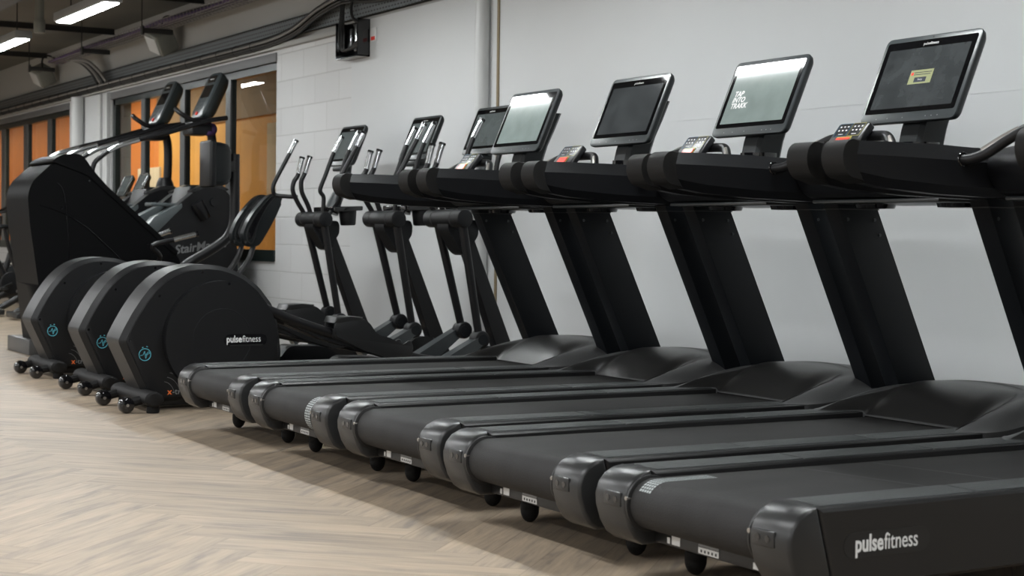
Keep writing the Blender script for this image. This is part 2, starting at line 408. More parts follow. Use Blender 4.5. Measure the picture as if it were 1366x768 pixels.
struct(MB().box(X0-.2, WX+.24, Y0-.2, Y0, 0, CEIL).build('wall_back', 'otherwall', smooth=False))
struct(MB().box(X0-.2, WX+.24, Y1, Y1+.2, 0, CEIL).build('wall_far', 'otherwall', smooth=False))
struct(MB().box(WX-.014, WX-.0121, Y0, wy(9.44), wz(1.665), wz(1.669)).build('trim_2', 'panel'))

# windows: frame, mullions, sill, glass
def window(n, y0, y1, mulls, sillmat):
    f = struct(MB().box(WX+.02, WX+.08, y0, y0+.03, SILL, HEAD).box(WX+.02, WX+.08, y1-.10, y1, SILL, HEAD)
        .box(WX+.02, WX+.10, y0, y1, HEAD-.07, HEAD).box(WX-.02, WX+.10, y0, y1, SILL-.005, SILL+.10).build('window_%d' % n, 'framegreen', smooth=False))
    for a, b in mulls:
        g = MB().box(WX+.015, WX+.065, a, b, SILL+.1, HEAD-.07).build('mullion', 'framegreen', f, smooth=False)
        MB().box(WX-.002, WX+.0145, a-.004, b+.0, SILL+.1, HEAD-.07).build('mullion_cap', 'framegrey', g, smooth=False)
    MB().box(WX+.055, WX+.061, y0+.06, y1-.06, SILL+.09, HEAD-.06).build('glass', 'glass', f, smooth=False)
    MB().box(WX-.015, WX+.03, y0-.01, y1+.01, HEAD, HEAD+.085, .004).build('header_rail', 'trunk', f)
    return f
window(1, *WIN[0], [(wy(a), wy(b)) for a, b in ((14.55, 14.67), (15.86, 16.0), (17.18, 17.30))], 0)
window(2, *WIN[1], [(wy(a), wy(b)) for a, b in ((21.12, 21.30), (22.36, 22.58), (23.68, 23.9), (24.9, 25.1), (26.0, 26.2))], 0)
# backdrop room added behind the glass; its walls carry the windows' warm glow in colour
struct(MB().box(WX+2.6, WX+2.7, wy(10.5), wy(24.4), 0, CEIL).build('wall_behind_window_amber', 'amber', smooth=False))
struct(MB().box(WX+2.6, WX+2.7, wy(24.4), wy(42), 0, CEIL).build('wall_behind_window_orange', 'orangew', smooth=False))
struct(MB().box(WX+.25, WX+2.7, wy(10.4), wy(42), -.1, 0).build('floor_next_room', 'amber', smooth=False))
struct(MB().box(WX+.25, WX+2.7, wy(10.4), wy(42), CEIL, CEIL+.1).build('ceiling_next_room', 'ceil', smooth=False))
struct(MB().box(WX+.25, WX+2.7, wy(10.4), wy(10.5), 0, CEIL).build('wall_next_room_end', 'amber', smooth=False))
struct(MB().box(WX+.25, WX+2.7, wy(41.9), wy(42), 0, CEIL).build('wall_next_room_far', 'orangew', smooth=False))
tag(MB((WX+2.57, 20.4, 1.9)).box(WX+2.55, WX+2.599, 19.85, 21.0, 1.40, 2.50, .01).build('pale_board', 'pale'), 'pale board fixed on the amber wall behind the right pane of the near window', 'board')
tag(MB((WX+2.2, wy(23.2), 0)).box(WX+2.2, WX+2.24, wy(23.2), wy(23.2)+1.1, 0, wz(1.95), .01).build('pale_board', 'pale'), 'wide pale board standing in the amber room behind the middle of the window', 'board')
struct(MB().box(WX+2.56, WX+2.6, wy(10.5), wy(24.4), 2.62, CEIL).build('trim_18', 'brownband', smooth=False))  # brown band dims the upper backdrop; the light falloff is put into its colour
# painted pipes and mullion strips on the wall
tag(MB().cyl((WX-.055, wy(9.60), 0), (WX-.055, wy(9.60), CEIL), .052, n=32).build('downpipe', 'whitep'), 'white painted vertical pipe on the smooth wall behind the treadmill screens', 'pipe')
struct(MB().box(WX-.04, WX-.0125, wy(9.62), wy(9.735), 0, CEIL, .003).build('trim_3', 'whitep'))
struct(MB().box(WX-.02, WX-.0125, wy(9.435), wy(9.462), 0, wz(2.7)).build('trim_4', 'tan'))
tag(MB().cyl((WX-.08, wy(19.58), 0), (WX-.08, wy(19.58), wz(2.60)), .078, n=28).build('downpipe', 'whitep'), 'white vertical downpipe between the two windows', 'pipe')
struct(MB().box(WX-.07, WX-.001, wy(18.66), wy(19.28), 0, wz(2.58), .008).build('trim_5', 'whitep'))
struct(MB().box(WX-.05, WX-.001, wy(18.45), wy(18.62), 0, wz(2.58), .008).build('trim_6', 'whitep'))

# perforated cable tray along the wall with its bundle of cables
tr = empty('cable_tray', (WX, wy(16), wz(2.75)), 'long galvanised perforated cable tray fixed along the wall above the windows', 'cable tray')
off = tr.location
b = MB(off); b.box(WX-.03, WX+.02, wy(9.9), wy(28), wz(2.69), wz(2.695)).box(WX+.0, WX+.02, wy(9.9), wy(28), wz(2.69), wz(2.835)).box(WX-.03, WX+.02, wy(9.9), wy(28), wz(2.83), wz(2.835))
b.build('channel', 'perf', tr, smooth=False)
struct(MB().box(WX-.05, WX+.03, wy(11.9), wy(28), wz(2.60), wz(2.64), .004).build('trim_7', 'bulk'))
cb = empty('cable_bundle', (WX-.03, wy(16), wz(2.65)), 'thick bundle of black and grey cables strapped below the wall cable tray', 'cables')
off = cb.location
for k, (dz, dx, r, m) in enumerate(((0, 0, .026, 'cable'), (.042, -.012, .022, 'cable'), (.018, -.042, .012, 'cablegrey'), (-.028, -.02, .014, 'cable'))):
    z = wz(2.655)+dz
    pts = [(WX-.04+dx, wy(28), z), (WX-.04+dx, wy(20), z), (WX-.04+dx, wy(16), z), (WX-.04+dx, wy(14), z), (WX-.04+dx, wy(13.3), z+.01), (WX-.05+dx, wy(12.8), z+.05),
           (WX-.06+dx, wy(12.3), z+.15), (WX-.06+dx, wy(11.8), z+.20), (WX-.06+dx, wy(11.3), z+.15), (WX-.05+dx, wy(11.0), z+.14), (WX-.05+dx, wy(10.5), z+.17), (WX-.05+dx, wy(9.8), z+.20)]
    MB(off).tube(pts, r, 8, 5).build('cable', m, cb)
for k in range(26):
    yy = wy(13.8+k*.44); MB(off).ring((WX-.055, yy, wz(2.655)+.008), (0, 1, 0), .052, .0025, 14, 5).build('cable_tie', 'cable', cb)

# junction box below the tray
jb = empty('junction_box', (WX-.02, wy(11.67), wz(2.5)), 'open electrical junction box with cables hanging below the wall tray', 'electrical box')
off = jb.location
ya, yb, za, zb = wy(11.46), wy(11.88), wz(2.375), wz(2.66)
MB(off).box(WX-.02, WX-.013, ya, yb, za, zb).box(WX-.12, WX-.013, ya, ya+.008, za, zb).box(WX-.12, WX-.013, yb-.008, yb, za, zb).box(WX-.12, WX-.013, ya, yb, za, za+.01).build('enclosure', 'gloss', jb, smooth=False)
MB(off).box(WX-.05, WX-.02, yb-.16, yb-.10, za+.08, zb-.05, .004).box(WX-.05, WX-.02, yb-.26, yb-.20, za+.06, zb-.02, .004).build('bus_bar', 'chrome', jb)
MB(off).box(WX-.06, WX-.02, ya+.03, ya+.14, za+.13, zb-.10, .004).build('breaker', 'whitep', jb)
for k in range(3):
    o_ = .05*k
    MB(off).tube([(WX-.07, yb-.02-o_*.5, zb+.32), (WX-.09, yb-.03-o_*.6, zb+.05), (WX-.11, yb-.05-o_, za+.20), (WX-.11, yb-.12-o_*.5, za+.07), (WX-.09, ya+.05, za+.09+.02*k)], .012-.002*k, 8, 5).build('hanging_cable', 'cable', jb)
MB(off).tube([(WX-.07, ya+.16, zb+.34), (WX-.10, ya+.18, zb+.1), (WX-.10, ya+.12, zb+.0), (WX-.07, ya+.03, zb-.03)], .013, 8, 5).build('hanging_cable', 'cable', jb)
wl = tag(MB((WX-.02, wy(11.38), wz(2.53))).box(WX-.022, WX-.012, wy(11.34), wy(11.44), wz(2.485), wz(2.585), .003).build('warning_label', 'white'), 'small white and red warning label beside the junction box', 'label')
MB((WX-.02, wy(11.38), wz(2.53))).box(WX-.0235, WX-.0221, wy(11.355), wy(11.425), wz(2.492), wz(2.52)).build('red_panel', 'red', wl)

# ceiling steelwork, wire basket, lamps
beam = tag(MB((3.25, 15, 3.1)).box(3.05, 3.35, Y0, Y1, 2.98, 3.0).box(3.19, 3.21, Y0, Y1, 3.0, 3.3).box(3.05, 3.35, Y0, Y1, 3.3, 3.32).build('steel_beam', 'beam', smooth=False), 'long grey painted steel I-beam running above the ceiling lamps', 'beam')
struct(beam); del beam['label']; del beam['category']; beam.name = 'trim_8'
for k, y in enumerate((7., 10.2, 12.9, 16.2, 19.4, 22.6, 25.6)):
    struct(MB().box(X0, WX, y, y+.05, CEIL-.07, CEIL-.06).box(X0, WX, y+.02, y+.03, CEIL-.06, CEIL).build('trim_%d' % (9+k), 'beamdark', smooth=False))
wb = empty('wire_basket_tray', (5.3, 16, 3.2), 'wire basket tray holding purple cables under the ceiling edge', 'cable tray')
off = wb.location
g = MB(off)
for dx, dz in ((-.09, 0), (-.03, 0), (.03, 0), (.09, 0), (-.11, .05), (.11, .05)): g.tube([(5.3+dx, 11, 3.12+dz), (5.3+dx, 20.9, 3.12+dz)], .004, 5, 0)
yy = 11.
while yy < 20.9:
    g.tube([(5.19, yy, 3.17), (5.2, yy, 3.12), (5.4, yy, 3.12), (5.41, yy, 3.17)], .004, 5, 0); yy += .1
g.build('basket', 'cablegrey', wb)
for k in range(6):
    x = 5.22+.032*k
    MB(off).tube([(x+.01*math.sin(q*1.7+k), 11+q*.9, 3.145+.012*math.cos(q*2.1+k)+(.02 if k % 2 else 0)) for q in range(11)]+[(x, 20.9, 3.13)], .018, 7, 3).build('data_cable', 'purple' if k in (0, 2, 3, 5) else 'cable', wb)
for k in range(4):
    MB(off).tube([(5.35, 20.6+.05*k, 3.15), (5.42, 20.2-.08*k, 3.08), (5.5, 20.0-.1*k, 2.95), (5.54, 19.9-.12*k, 2.83), (5.55, 19.85-.12*k, wz(2.7))], .022, 7, 4).build('drop_cable', 'cablegrey' if k % 2 else 'cable', wb)
for k, yb_ in enumerate((16.6, 18.9, 21.4)):
    tag(MB((5.3, yb_, 3.05)).box(5.10, 5.42, yb_, yb_+.05, 3.06, 3.11, .004).box(5.09, 5.11, yb_-.01, yb_+.06, 3.04, 3.13, .004).box(5.09, 5.10, yb_+.02, yb_+.03, 3.10, CEIL).build('tray_bracket', 'beamdark'), ('dark steel bracket under the wire basket nearest the middle', 'dark steel bracket under the wire basket beside the drop cables', 'dark steel bracket furthest left by the far speaker')[k], 'bracket')

def wall_speaker(y, z, label):
    t = empty('wall_speaker', (WX-.05, y, z), label, 'speaker', 'white wall speakers above the windows'); o = t.location
    mx = Matrix.Scale(.92, 4) @ Matrix.Rotation(math.radians(-28), 4, 'Y') @ Matrix.Rotation(math.radians(18), 4, 'X')
    MB(o).box(WX-.32, WX-.08, y-.17, y+.17, z-.13, z+.13, .03, 3, mx).build('cabinet', 'floodw', t)
    MB(o).box(WX-.332, WX-.318, y-.14, y+.14, z-.10, z+.10, .01, 2, mx).build('grille', 'whitep', t)
    MB(o).tube([(WX+.0, y, z+.16), (WX-.1, y, z+.2), (WX-.2, y-.1, z+.14), (WX-.22, y-.18, z)], .012, 8, 4).build('bracket', 'beamdark', t)
    return t
wall_speaker(wy(16.1), wz(3.0)-.01, 'white box speaker tilted down on the upper wall above the right window')
wall_speaker(wy(20.9), wz(3.02)-.0, 'white box speaker tilted down on the upper wall above the far left window')

LX, LZ = 3.868, 2.897
def lamp(y0, y1, label):
    t = empty('ceiling_lamp', (LX, (y0+y1)/2, LZ+.08), label, 'ceiling lamp', 'linear ceiling lamps above the machines'); o = t.location
    MB(o).box(LX-.085, LX+.085, y0-.03, y1+.03, LZ+.005, LZ+.085, .01).build('housing', 'fixture', t)
    MB(o).box(LX-.06, LX+.06, y0, y1, LZ-.004, LZ+.006).build('diffuser', 'lamp', t, smooth=False)
    for q in (y0+.25, y1-.25): MB(o).cyl((LX, q, LZ+.08), (LX, q, CEIL), .006, n=8).build('suspension_rod', 'beamdark', t)
names = ['linear ceiling lamp above the nearest treadmill, outside the frame', 'linear ceiling lamp whose reflection falls short of the middle screen',
         'linear ceiling lamp mirrored in the screen of the middle treadmill', 'linear ceiling lamp mirrored in the screen of the farthest treadmill',
         'bright linear ceiling lamp at the top left, the nearer one', 'bright linear ceiling lamp cut by the left edge of the photo', 'linear ceiling lamp beyond the left edge']
for (a, b), nm in zip(((1.1, 2.5), (4.1, 5.55), (7.0, 8.4), (9.9, 11.4), (13.45, 14.98), (16.52, 18.05), (19.5, 21.0)), names): lamp(a, b, nm)
sd = tag(MB((3.95, 15.2, 3.05)).cyl((3.95, 16.2, 2.93), (3.95, 16.2, 3.06), .055, n=20, bev=.01).cyl((3.95, 16.2, 3.06), (3.95, 16.2, CEIL), .045, n=16).build('motion_sensor', 'floodw'), 'small white cylindrical sensor hanging between the two ceiling lamps', 'sensor')

def area(name, loc, sx, sy, power, col=(1, 1, 1), rot=(0, 0, 0)):
    l = bpy.data.lights.new(name, 'AREA'); l.shape = 'RECTANGLE'; l.size = sx; l.size_y = sy; l.energy = power; l.color = col
    o = bpy.data.objects.new(name, l); COL.objects.link(o); o.location = loc; o.rotation_euler = rot; return o
for x in (.6, -2.4, -5.):
    for k in range(5): area('room_lamp', (x, -1.5+6.2*k, 2.85), .14, 4.4, 122, (.97, .99, 1.))
area('backdrop_fill', (WX+1.3, wy(23.5), CEIL-.1), 1.0, 4., 120, (1., .88, .66))  # unseen fill lights added to brighten the backdrop behind the windows
area('backdrop_fill', (WX+1.3, wy(32), CEIL-.1), 1.0, 16., 230, (1., .84, .62))

# ------------------------------------------------------------------ treadmill
def make_treadmill():
    O = (3.5, 0, 0)
    t = empty('treadmill', (3.5, 0, 0), 'x', 'treadmill', 'treadmills in a row along the wall')
    # belt round the rear roller
    prof = [(4.85, .245), (2.79, .168)] + [(2.79+.075*math.cos(a), .243+.075*math.sin(a)) for a in [PI*1.5-PI*i/14 for i in range(1, 14)]] + [(2.79, .318), (4.85, .318)]
    b = MB(O); b.prism(prof, -.282, .282, .006, 2); b.build('running_belt', 'belt', t, 30)
    for s in (-1, 1):
        ya, yb = sorted((s*.290, s*.455))
        # side skirt under the foot rail
        pr = fillet([(2.800, .338), (5.12, .338), (5.16, .30), (5.16, .14), (2.86, .118)], [0, .03, .03, .03, 0], 4)
        k = MB(O); k.prism(pr, ya, yb, .016, 4); sk = k.build('side_cover', 'skirt', t, 30)
        # foot rail grip pads
        for x0, x1 in ((2.825, 3.38), (3.39, 3.93), (3.94, 4.50)):
            yi, yo = sorted((s*.300, s*.430))
            MB(O).box(x0, x1, yi, yo, .334, .3400, .0015).build('foot_rail_pad', 'railpad', sk)
        # rear end cap
        c0 = [(2.798, .339), (2.770, .334), (2.738, .318), (2.715, .292), (2.704, .258), (2.706, .225), (2.722, .175), (2.745, .138), (2.775, .118), (2.858, .118)]
        k = MB(O); k.prism(c0, ya-.002*(s < 0), yb+.002*(s > 0), .012, 3); cp = k.build('rear_cap', 'cap', t, 40)
        hz = MB(O)
        for yy in (s*.335, s*.375): hz.cyl((2.6985, yy, .254), (2.712, yy, .254), .0095, n=12)
        hz.build('screw_hole', 'gloss', cp)
        pl = MB(O); pl.box(2.7005, 2.712, min(s*.310, s*.40), max(s*.310, s*.40), .232, .276, .005); pl.build('cap_plate', 'cap', cp)
        # belt roller bracket beside the roller
        yr = sorted((s*.283, s*.291))
        MB(O).prism(circ(2.79, .243, .084, 32), yr[0], yr[1], .002, 2).build('roller_flange', 'frame', t)
        MB(O).cyl((2.722, s*.289, .262), (2.706, s*.289, .262), .0065, n=10).build('tension_bolt', 'hrstrip', t)
        # feet
        for xx in (3.0, 4.7):
            f = MB(O); f.cyl((xx, s*.34, .045), (xx, s*.34, .075), .034, n=20, bev=.004).ball((xx, s*.34, .046), .034, (1, 1, 1.35), 20).cyl((xx, s*.34, .07), (xx, s*.34, .13), .010, n=10)
            f.build('foot', 'soft', t)
        # slanted upright with bolts
        yi, yo = sorted((s*.358, s*.446))
        up = MB(O); up.prism([(4.405, 1.20), (4.612, 1.20), (5.035, .31), (4.825, .31)], yi, yo, .004, 2); u = up.build('upright', 'plate', t)
        sm = MB(O); sm.prism([(4.4235, 1.150), (4.6405, 1.150), (4.642, 1.146), (4.4255, 1.146)], yi-.0015, yo+.0015); sm.build('joint_line', 'darkprint', u)
        ins = s*.358
        for bx, bz in ((4.475, 1.107), (4.617, 1.107), (4.646, 1.045)):
            MB(O).cyl((bx, s*.352, bz), (bx, s*.359, bz), .0065, n=10).build('bolt', 'silver', u)
            MB(O).cyl((bx, s*.445, bz), (bx, s*.449, bz), .0065, n=10).build('bolt', 'silver', u)
        # arm rest: lofted cross sections along x
        def sec(x, zt, zc, zb, yin, yout, ch):
            a, bb = s*yin, s*yout
            return [(x, a, zc), (x, a+(s*ch), zt), (x, bb-(s*ch), zt), (x, bb, zc), (x, bb-s*.006, zb+.03), (x, bb-s*.03, zb), (x, a+s*.03, zb), (x, a+s*.006, zb+.03)]
        L = [sec(3.615, 1.346, 1.302, 1.228, .366, .458, .030), sec(3.66, 1.348, 1.302, 1.214, .363, .462, .030), sec(3.78, 1.350, 1.301, 1.197, .358, .466, .034), sec(4.02, 1.349, 1.297, 1.182, .354, .468, .038), sec(4.36, 1.337, 1.288, 1.174, .350, .470, .038), sec(4.72, 1.325, 1.28, 1.174, .350, .468, .038), sec(4.80, 1.29, 1.26, 1.19, .36, .46, .02)]
        ar = MB(O).loft(L).build('arm_rest', 'arm', t, 24)
        nose = fillet([(3.570, 1.300), (3.573, 1.272), (3.594, 1.232), (3.672, 1.209), (3.640, 1.244), (3.626, 1.297), (3.648, 1.350), (3.602, 1.350), (3.579, 1.332)], [.015, .02, .03, 0, .02, .02, 0, .02, .02], 5)
        ya_, yb_ = sorted((s*.360, s*.466))
        MB(O).prism(nose, ya_, yb_, .018, 5).build('arm_end_cap', 'soft', ar, 50)
    # rear cross member with stickers
    cm = MB(O).box(2.815, 2.86, -.30, .30, .125, .172, .004).build('rear_crossmember', 'frame', t)
    for y0, y1, z0, z1, m in ((.165, .205, .132, .165, 'label'), (.215, .228, .132, .150, 'label'), (-.02, .075, .130, .148, 'label'), (-.02, .075, .150, .166, 'greyprint'), (-.205, -.175, .130, .148, 'label'), (-.245, -.215, .130, .166, 'label')):
        MB(O).box(2.8135, 2.8155, y0, y1, z0, z1).build('sticker', m, cm, smooth=False)
    lines = MB(O)
    for q in range(5): lines.box(2.8128, 2.8136, -.012+.017*q, -.004+.017*q, .134, .142)
    lines.build('sticker_print', 'darkprint', cm, smooth=False)
    MB(O).box(2.87, 4.9, -.27, .27, .13, .235, .01).build('deck_frame', 'frame', t)
    # motor cover
    def xs(y):
        a = abs(y)
        if a < .29: return 4.515
        if a < .38: q = (a-.29)/.09; q = q*q*(3-2*q); return 4.515-.165*q
        q = (a-.38)/.08; return 4.35+.07*q*q
    def zh(x, y):
        a = abs(y)/.462
        q_ = max(0., min(1., (abs(y)-.20)/.18)); u = max(0., min(1., (x-xs(y))/(.26+.16*q_*q_*(3-2*q_))))
        rise = 1-(1-u)**2.2
        fall = 1-.55*max(0., (x-4.92)/.25)**2
        e_ = max(0., min(1., (x-4.42)/.34)); e_ = e_*e_*(3-2*e_)
        hy = (.128-.042*e_)*max(0., 1-a**3.0)**.75*fall + .012+.042*e_
        base = .324 if abs(y) < .29 else .3395
        top = .324+hy
        return base+max(.002, (top-base))*rise
    NY, NX = 60, 26; h = MB(O); grid = []
    for i in range(NY+1):
        y = -.462+.924*i/NY; row = []
        for j in range(NX+1):
            q = j/NX; x = xs(y)+(5.17-xs(y))*q**1.3
            row.append(h.v((x, y, zh(x, y))))
        grid.append(row)
    for i in range(NY):
        for j in range(NX): h.bm.faces.new((grid[i][j], grid[i+1][j], grid[i+1][j+1], grid[i][j+1]))
    # turned-down rim
    border = [grid[i][0] for i in range(NY+1)]+[grid[NY][j] for j in range(1, NX+1)]+[grid[i][NX] for i in range(NY-1, -1, -1)]+[grid[0][j] for j in range(NX-1, 0, -1)]
    low = [h.bm.verts.new(Vector((v.co.x, v.co.y, .322 if abs(v.co.y) < .29 and v.co.x < 1.2 else max(.30, v.co.z-.020) if abs(v.co.y) > .455 else .30))) for v in border]
    for i in range(len(border)):
        k = (i+1) % len(border); h.bm.faces.new((border[i], low[i], low[k], border[k]))
    hood = h.build('motor_cover', 'hood', t, 40)
    for s in (-1, 1):
        ya, yb = sorted((s*.40, s*.449)); MB(O).prism([(4.45, .33), (4.62, .355), (4.76, .372), (5.14, .365), (5.14, .33)], ya, yb).build('cover_side', 'black', hood)
    # darker inlay on the front of the dome
    h = MB(O); g = []
    for i in range(41):
        y = -.37+.74*i/40; row = []
        lim = 4.88-1.1*abs(y)**1.8-max(0., abs(y)-.28)*2.6
        lim = max(lim, xs(y)+.012)
        for j in range(15):
            x = xs(y)+.004+(lim-xs(y)-.004)*(j/14); row.append(h.v((x, y, zh(x, y)+.0022)))
        g.append(row)
    for i in range(40):
        for j in range(14): h.bm.faces.new((g[i][j], g[i+1][j], g[i+1][j+1], g[i][j+1]))
    h.build('cover_inlay', 'inlay', hood, 60)
    # vent slot
    h = MB(O); P = [(4.90-.9*(y*y), y) for y in [-.24+.48*i/16 for i in range(17)]]
    A = [h.v((x-.010*(1-(i/8-1)**2), y, zh(x-.010, y)+.0015)) for i, (x, y) in enumerate(P)]; B = [h.v((x+.018*(1-(i/8-1)**2), y, zh(x+.018, y)+.0015)) for i, (x, y) in enumerate(P)]
    for i in range(16): h.bm.faces.new((A[i], A[i+1], B[i+1], B[i]))
    h.build('vent_slot', 'darkprint', hood, 60)
    # console deck between the arms
    pr = fillet([(4.20, 1.315), (4.30, 1.352), (4.46, 1.366), (4.72, 1.350), (4.80, 1.30), (4.80, 1.225), (4.70, 1.178), (4.26, 1.186), (4.20, 1.25)], .03, 4)
    dk = MB(O).prism(pr, -.352, .352, .004, 2).build('console_deck', 'arm', t, 30)
    MB(O).box(4.28, 4.77, -.345, .345, 1.166, 1.180, .004).build('underside_reflection', 'silver', dk)  # lighter underside: reflection of floor and wall put into its colour
    for s in (-1, 1):
        c = MB(O); c.cyl((4.50, s*.225, 1.190), (4.50, s*.225, 1.148), .090, .078, 32, .006); c.build('cup_holder', 'gloss', dk)
        c = MB(O); c.ring((4.40, s*.225, 1.352), (0, 0, 1), .062, .006, 32, 8); c.build('cup_holder_rim', 'gloss', dk)
    # post and screen
    pb = MB(O); pb.loft([[(4.555+math.cos(a)*(.135-.02*q), math.sin(a)*(.13-.045*q), 1.352+.028*q) for a in [2*PI*i/28 for i in range(28)]] for q in (0, .5, 1., )]); pb.build('post_base', 'gloss', dk, 30)
    po = MB(O)
    po.loft([[(xc+.072*sx, .062*sy, z) for sx, sy in ((-1, -.75), (-.75, -1), (.75, -1), (1, -.75), (1, .75), (.75, 1), (-.75, 1), (-1, .75))] for xc, z in ((4.515, 1.366), (4.535, 1.45), (4.56, 1.52), (4.60, 1.60), (4.645, 1.70))])
    po.build('screen_post', 'screenback', t, 30)
    cl = MB(O); cl.loft([[(4.512+math.cos(a)*.088, math.sin(a)*.075, z) for a in [2*PI*i/28 for i in range(28)]] for z in (1.37, 1.40)]); cl.build('post_collar', 'gloss', t, 30)
    make_screen(t, O, (4.508, 0, 1.650), 23.2, .515, .372)
    # crossbar with heart rate strips and control pad
    hb = MB(O); hb.tube([(4.09, .365, 1.300), (4.10, .33, 1.300), (4.125, .285, 1.318), (4.165, .225, 1.366), (4.20, .165, 1.402), (4.21, .11, 1.410), (4.21, 0, 1.410), (4.21, -.11, 1.410), (4.20, -.165, 1.402), (4.165, -.225, 1.366), (4.125, -.285, 1.318), (4.10, -.33, 1.300), (4.09, -.365, 1.300)], .019, 14, 4)
    hb = hb.build('handlebar', 'tube', t)
    for s in (-1, 1):
        MB(O).tube([(4.122-.004, s*.290, 1.3195), (4.160-.004, s*.2325, 1.3635), (4.188-.004, s*.190, 1.390)], .0202, 12, 4, flat=.55).build('heart_rate_grip', 'hrstrip', hb)
        MB(O).ring((4.092, s*.355, 1.300), (0, 1, 0), .021, .005).build('grip_collar', 'gloss', hb)
    a = math.radians(50); rx = Vector((math.cos(a), 0, math.sin(a))); nz = Vector((-math.sin(a), 0, math.cos(a))); c0 = Vector((4.145, 0, 1.412))
    def quad(mb, u0, u1, y0, y1, h0, h1):
        P = [c0+rx*u+nz*h+Vector((0, y, 0)) for u in (u0, u1) for y in (y0, y1) for h in (h0, h1)]
        vs = [mb.v(p) for p in P]
        fs = [mb.bm.faces.new([vs[i] for i in f]) for f in ((0,1,3,2),(4,6,7,5),(0,4,5,1),(2,3,7,6),(0,2,6,4),(1,5,7,3))]
        return fs
    k = MB(O); fs = quad(k, -.072, .068, -.086, .086, -.034, .0)
    bmesh.ops.bevel(k.bm, geom=list({e for f in fs for e in f.edges}), offset=.010, segments=3, profile=.5, affect='EDGES', clamp_overlap=True)
    cp = k.build('control_pad', 'padface', t)
    for y0, y1, m in ((.004, .070, 'blue'), (-.070, -.004, 'yellow')):
        k = MB(O)
        for u0, u1, a0, a1 in ((-.002, -.0008, y0, y1), (.0608, .062, y0, y1), (-.002, .062, y0, y0+.0012), (-.002, .062, y1-.0012, y1)): quad(k, u0, u1, a0, a1, .0003, .0012)
        k.build('key_outline', m, cp, smooth=False)
    k = MB(O)
    for iy, yy in enumerate((.058, .038, .018, -.018, -.038, -.058)):
        for uu_ in (.046, .028): quad(k, uu_-.0030, uu_+.0025, yy-.0035, yy+.0035, .0003, .0012)
    quad(k, .007, .0095, .024, .048, .0003, .0012); quad(k, .007, .0095, -.048, -.024, .0003, .0012)
    k.build('key_print', 'white', cp, smooth=False)
    k = MB(O); quad(k, -.045, -.007, -.040, .040, .0004, .003); k.build('key_rim', 'yellow', cp, smooth=False)
    k = MB(O); quad(k, -.052, -.014, -.036, .036, .001, .006); k.build('stop_button', 'red', cp, smooth=False)
    return t

def make_screen(t, O, c, deg, w, h, thick=.045, lcd='lcd', zoff=0):
    a = math.radians(deg); c = Vector(c)
    up = Vector((math.sin(a), 0, math.cos(a))); n = Vector((-math.cos(a), 0, math.sin(a)))   # faces -x and up
    def rect(mb, w_, h_, d0, d1, r, dz=0, dy=0, seg=5):
        pts = fillet([(-w_/2, -h_/2), (w_/2, -h_/2), (w_/2, h_/2), (-w_/2, h_/2)], r, seg)
        L = [[c+Vector((0, p[0]+dy, 0))+up*(p[1]+dz)+n*d for p in pts] for d in (d0, d1)]
        return mb.loft(L)
    k = MB(O); pts = lambda w_, h_, r: fillet([(-w_/2, -h_/2), (w_/2, -h_/2), (w_/2, h_/2), (-w_/2, h_/2)], r, 5)
    L = [[c+Vector((0, p[0], 0))+up*p[1]+n*d for p in pts(w-i, h-i, .032)] for d, i in ((-thick, .05), (-thick+.008, .022), (-.022, .004), (-.006, .0))]
    s = k.loft(L).build('screen_housing', 'screenback', t, 40)
    k = MB(O); L = [[c+Vector((0, p[0], 0))+up*p[1]+n*d for p in pts(w-i, h-i, .030)] for d, i in ((-.006, .0), (-.001, .003), (.0, .008))]
    bz = k.loft(L).build('bezel', 'bezel', s, 40)
    rect(MB(O), w*.935, h*.835, .0, .0012, .010, .009).build('screen_glass', 'glassblk', bz, smooth=False)
    rect(MB(O), w*.845, h*.69, .0012, .0016, .002, .002).build('display', lcd, bz, smooth=False)
    text('maker_name', 'pulsefitness', .017*w/.5, c+up*(h*.372+.008)+n*.0013, (0, -1, 0), up, 'label', bz, O, depth=.0002)
    for yy in (.16, .10, .02, -.10, -.13, -.16):
        q = c+up*(-h*.455)+n*.0004+Vector((0, yy*w/.5, 0)); MB(O).cyl(q, q+n*.0006, .0024, n=8).build('touch_key', 'greyprint', bz)
    q = c+up*(h*.468)
    k = MB(O); k.cyl(q+n*.0002, q+n*.0012, .004, n=12); k.build('camera_hole', 'darkprint', bz)
    k = MB(O)
    for i in range(5): k.box(0, .010, -.0012, .0012, -.0015, .0015)
    k.bm.free()
    return s

TM = [(-.037, 3.688), (-.027, 4.703), (.021, 5.742), (.016, 6.757), (.026, 7.805)]
TL = ['nearest black treadmill at the right front, with white lettering on its side',
      'black treadmill second from the camera, its screen showing a small yellow message box',
      'middle black treadmill of the five, its bright screen reading TAP INTO TRAKK',
      'fourth black treadmill from the camera, with a dark grey screen',
      'farthest black treadmill next to the cross trainers, its screen pale with glare']
proto = make_treadmill()
mills = []
for i, (dx, cy) in enumerate(TM):
    o = proto if i == 0 else copy_tree(proto)
    o.location = (3.5+dx, cy, 0); o['label'] = TL[i]; mills.append(o)
def part(o, name):
    return next(c for c in bpy.data.objects if c.parent == o and c.name.split('.')[0] == name)
O = (3.5, 0, 0)
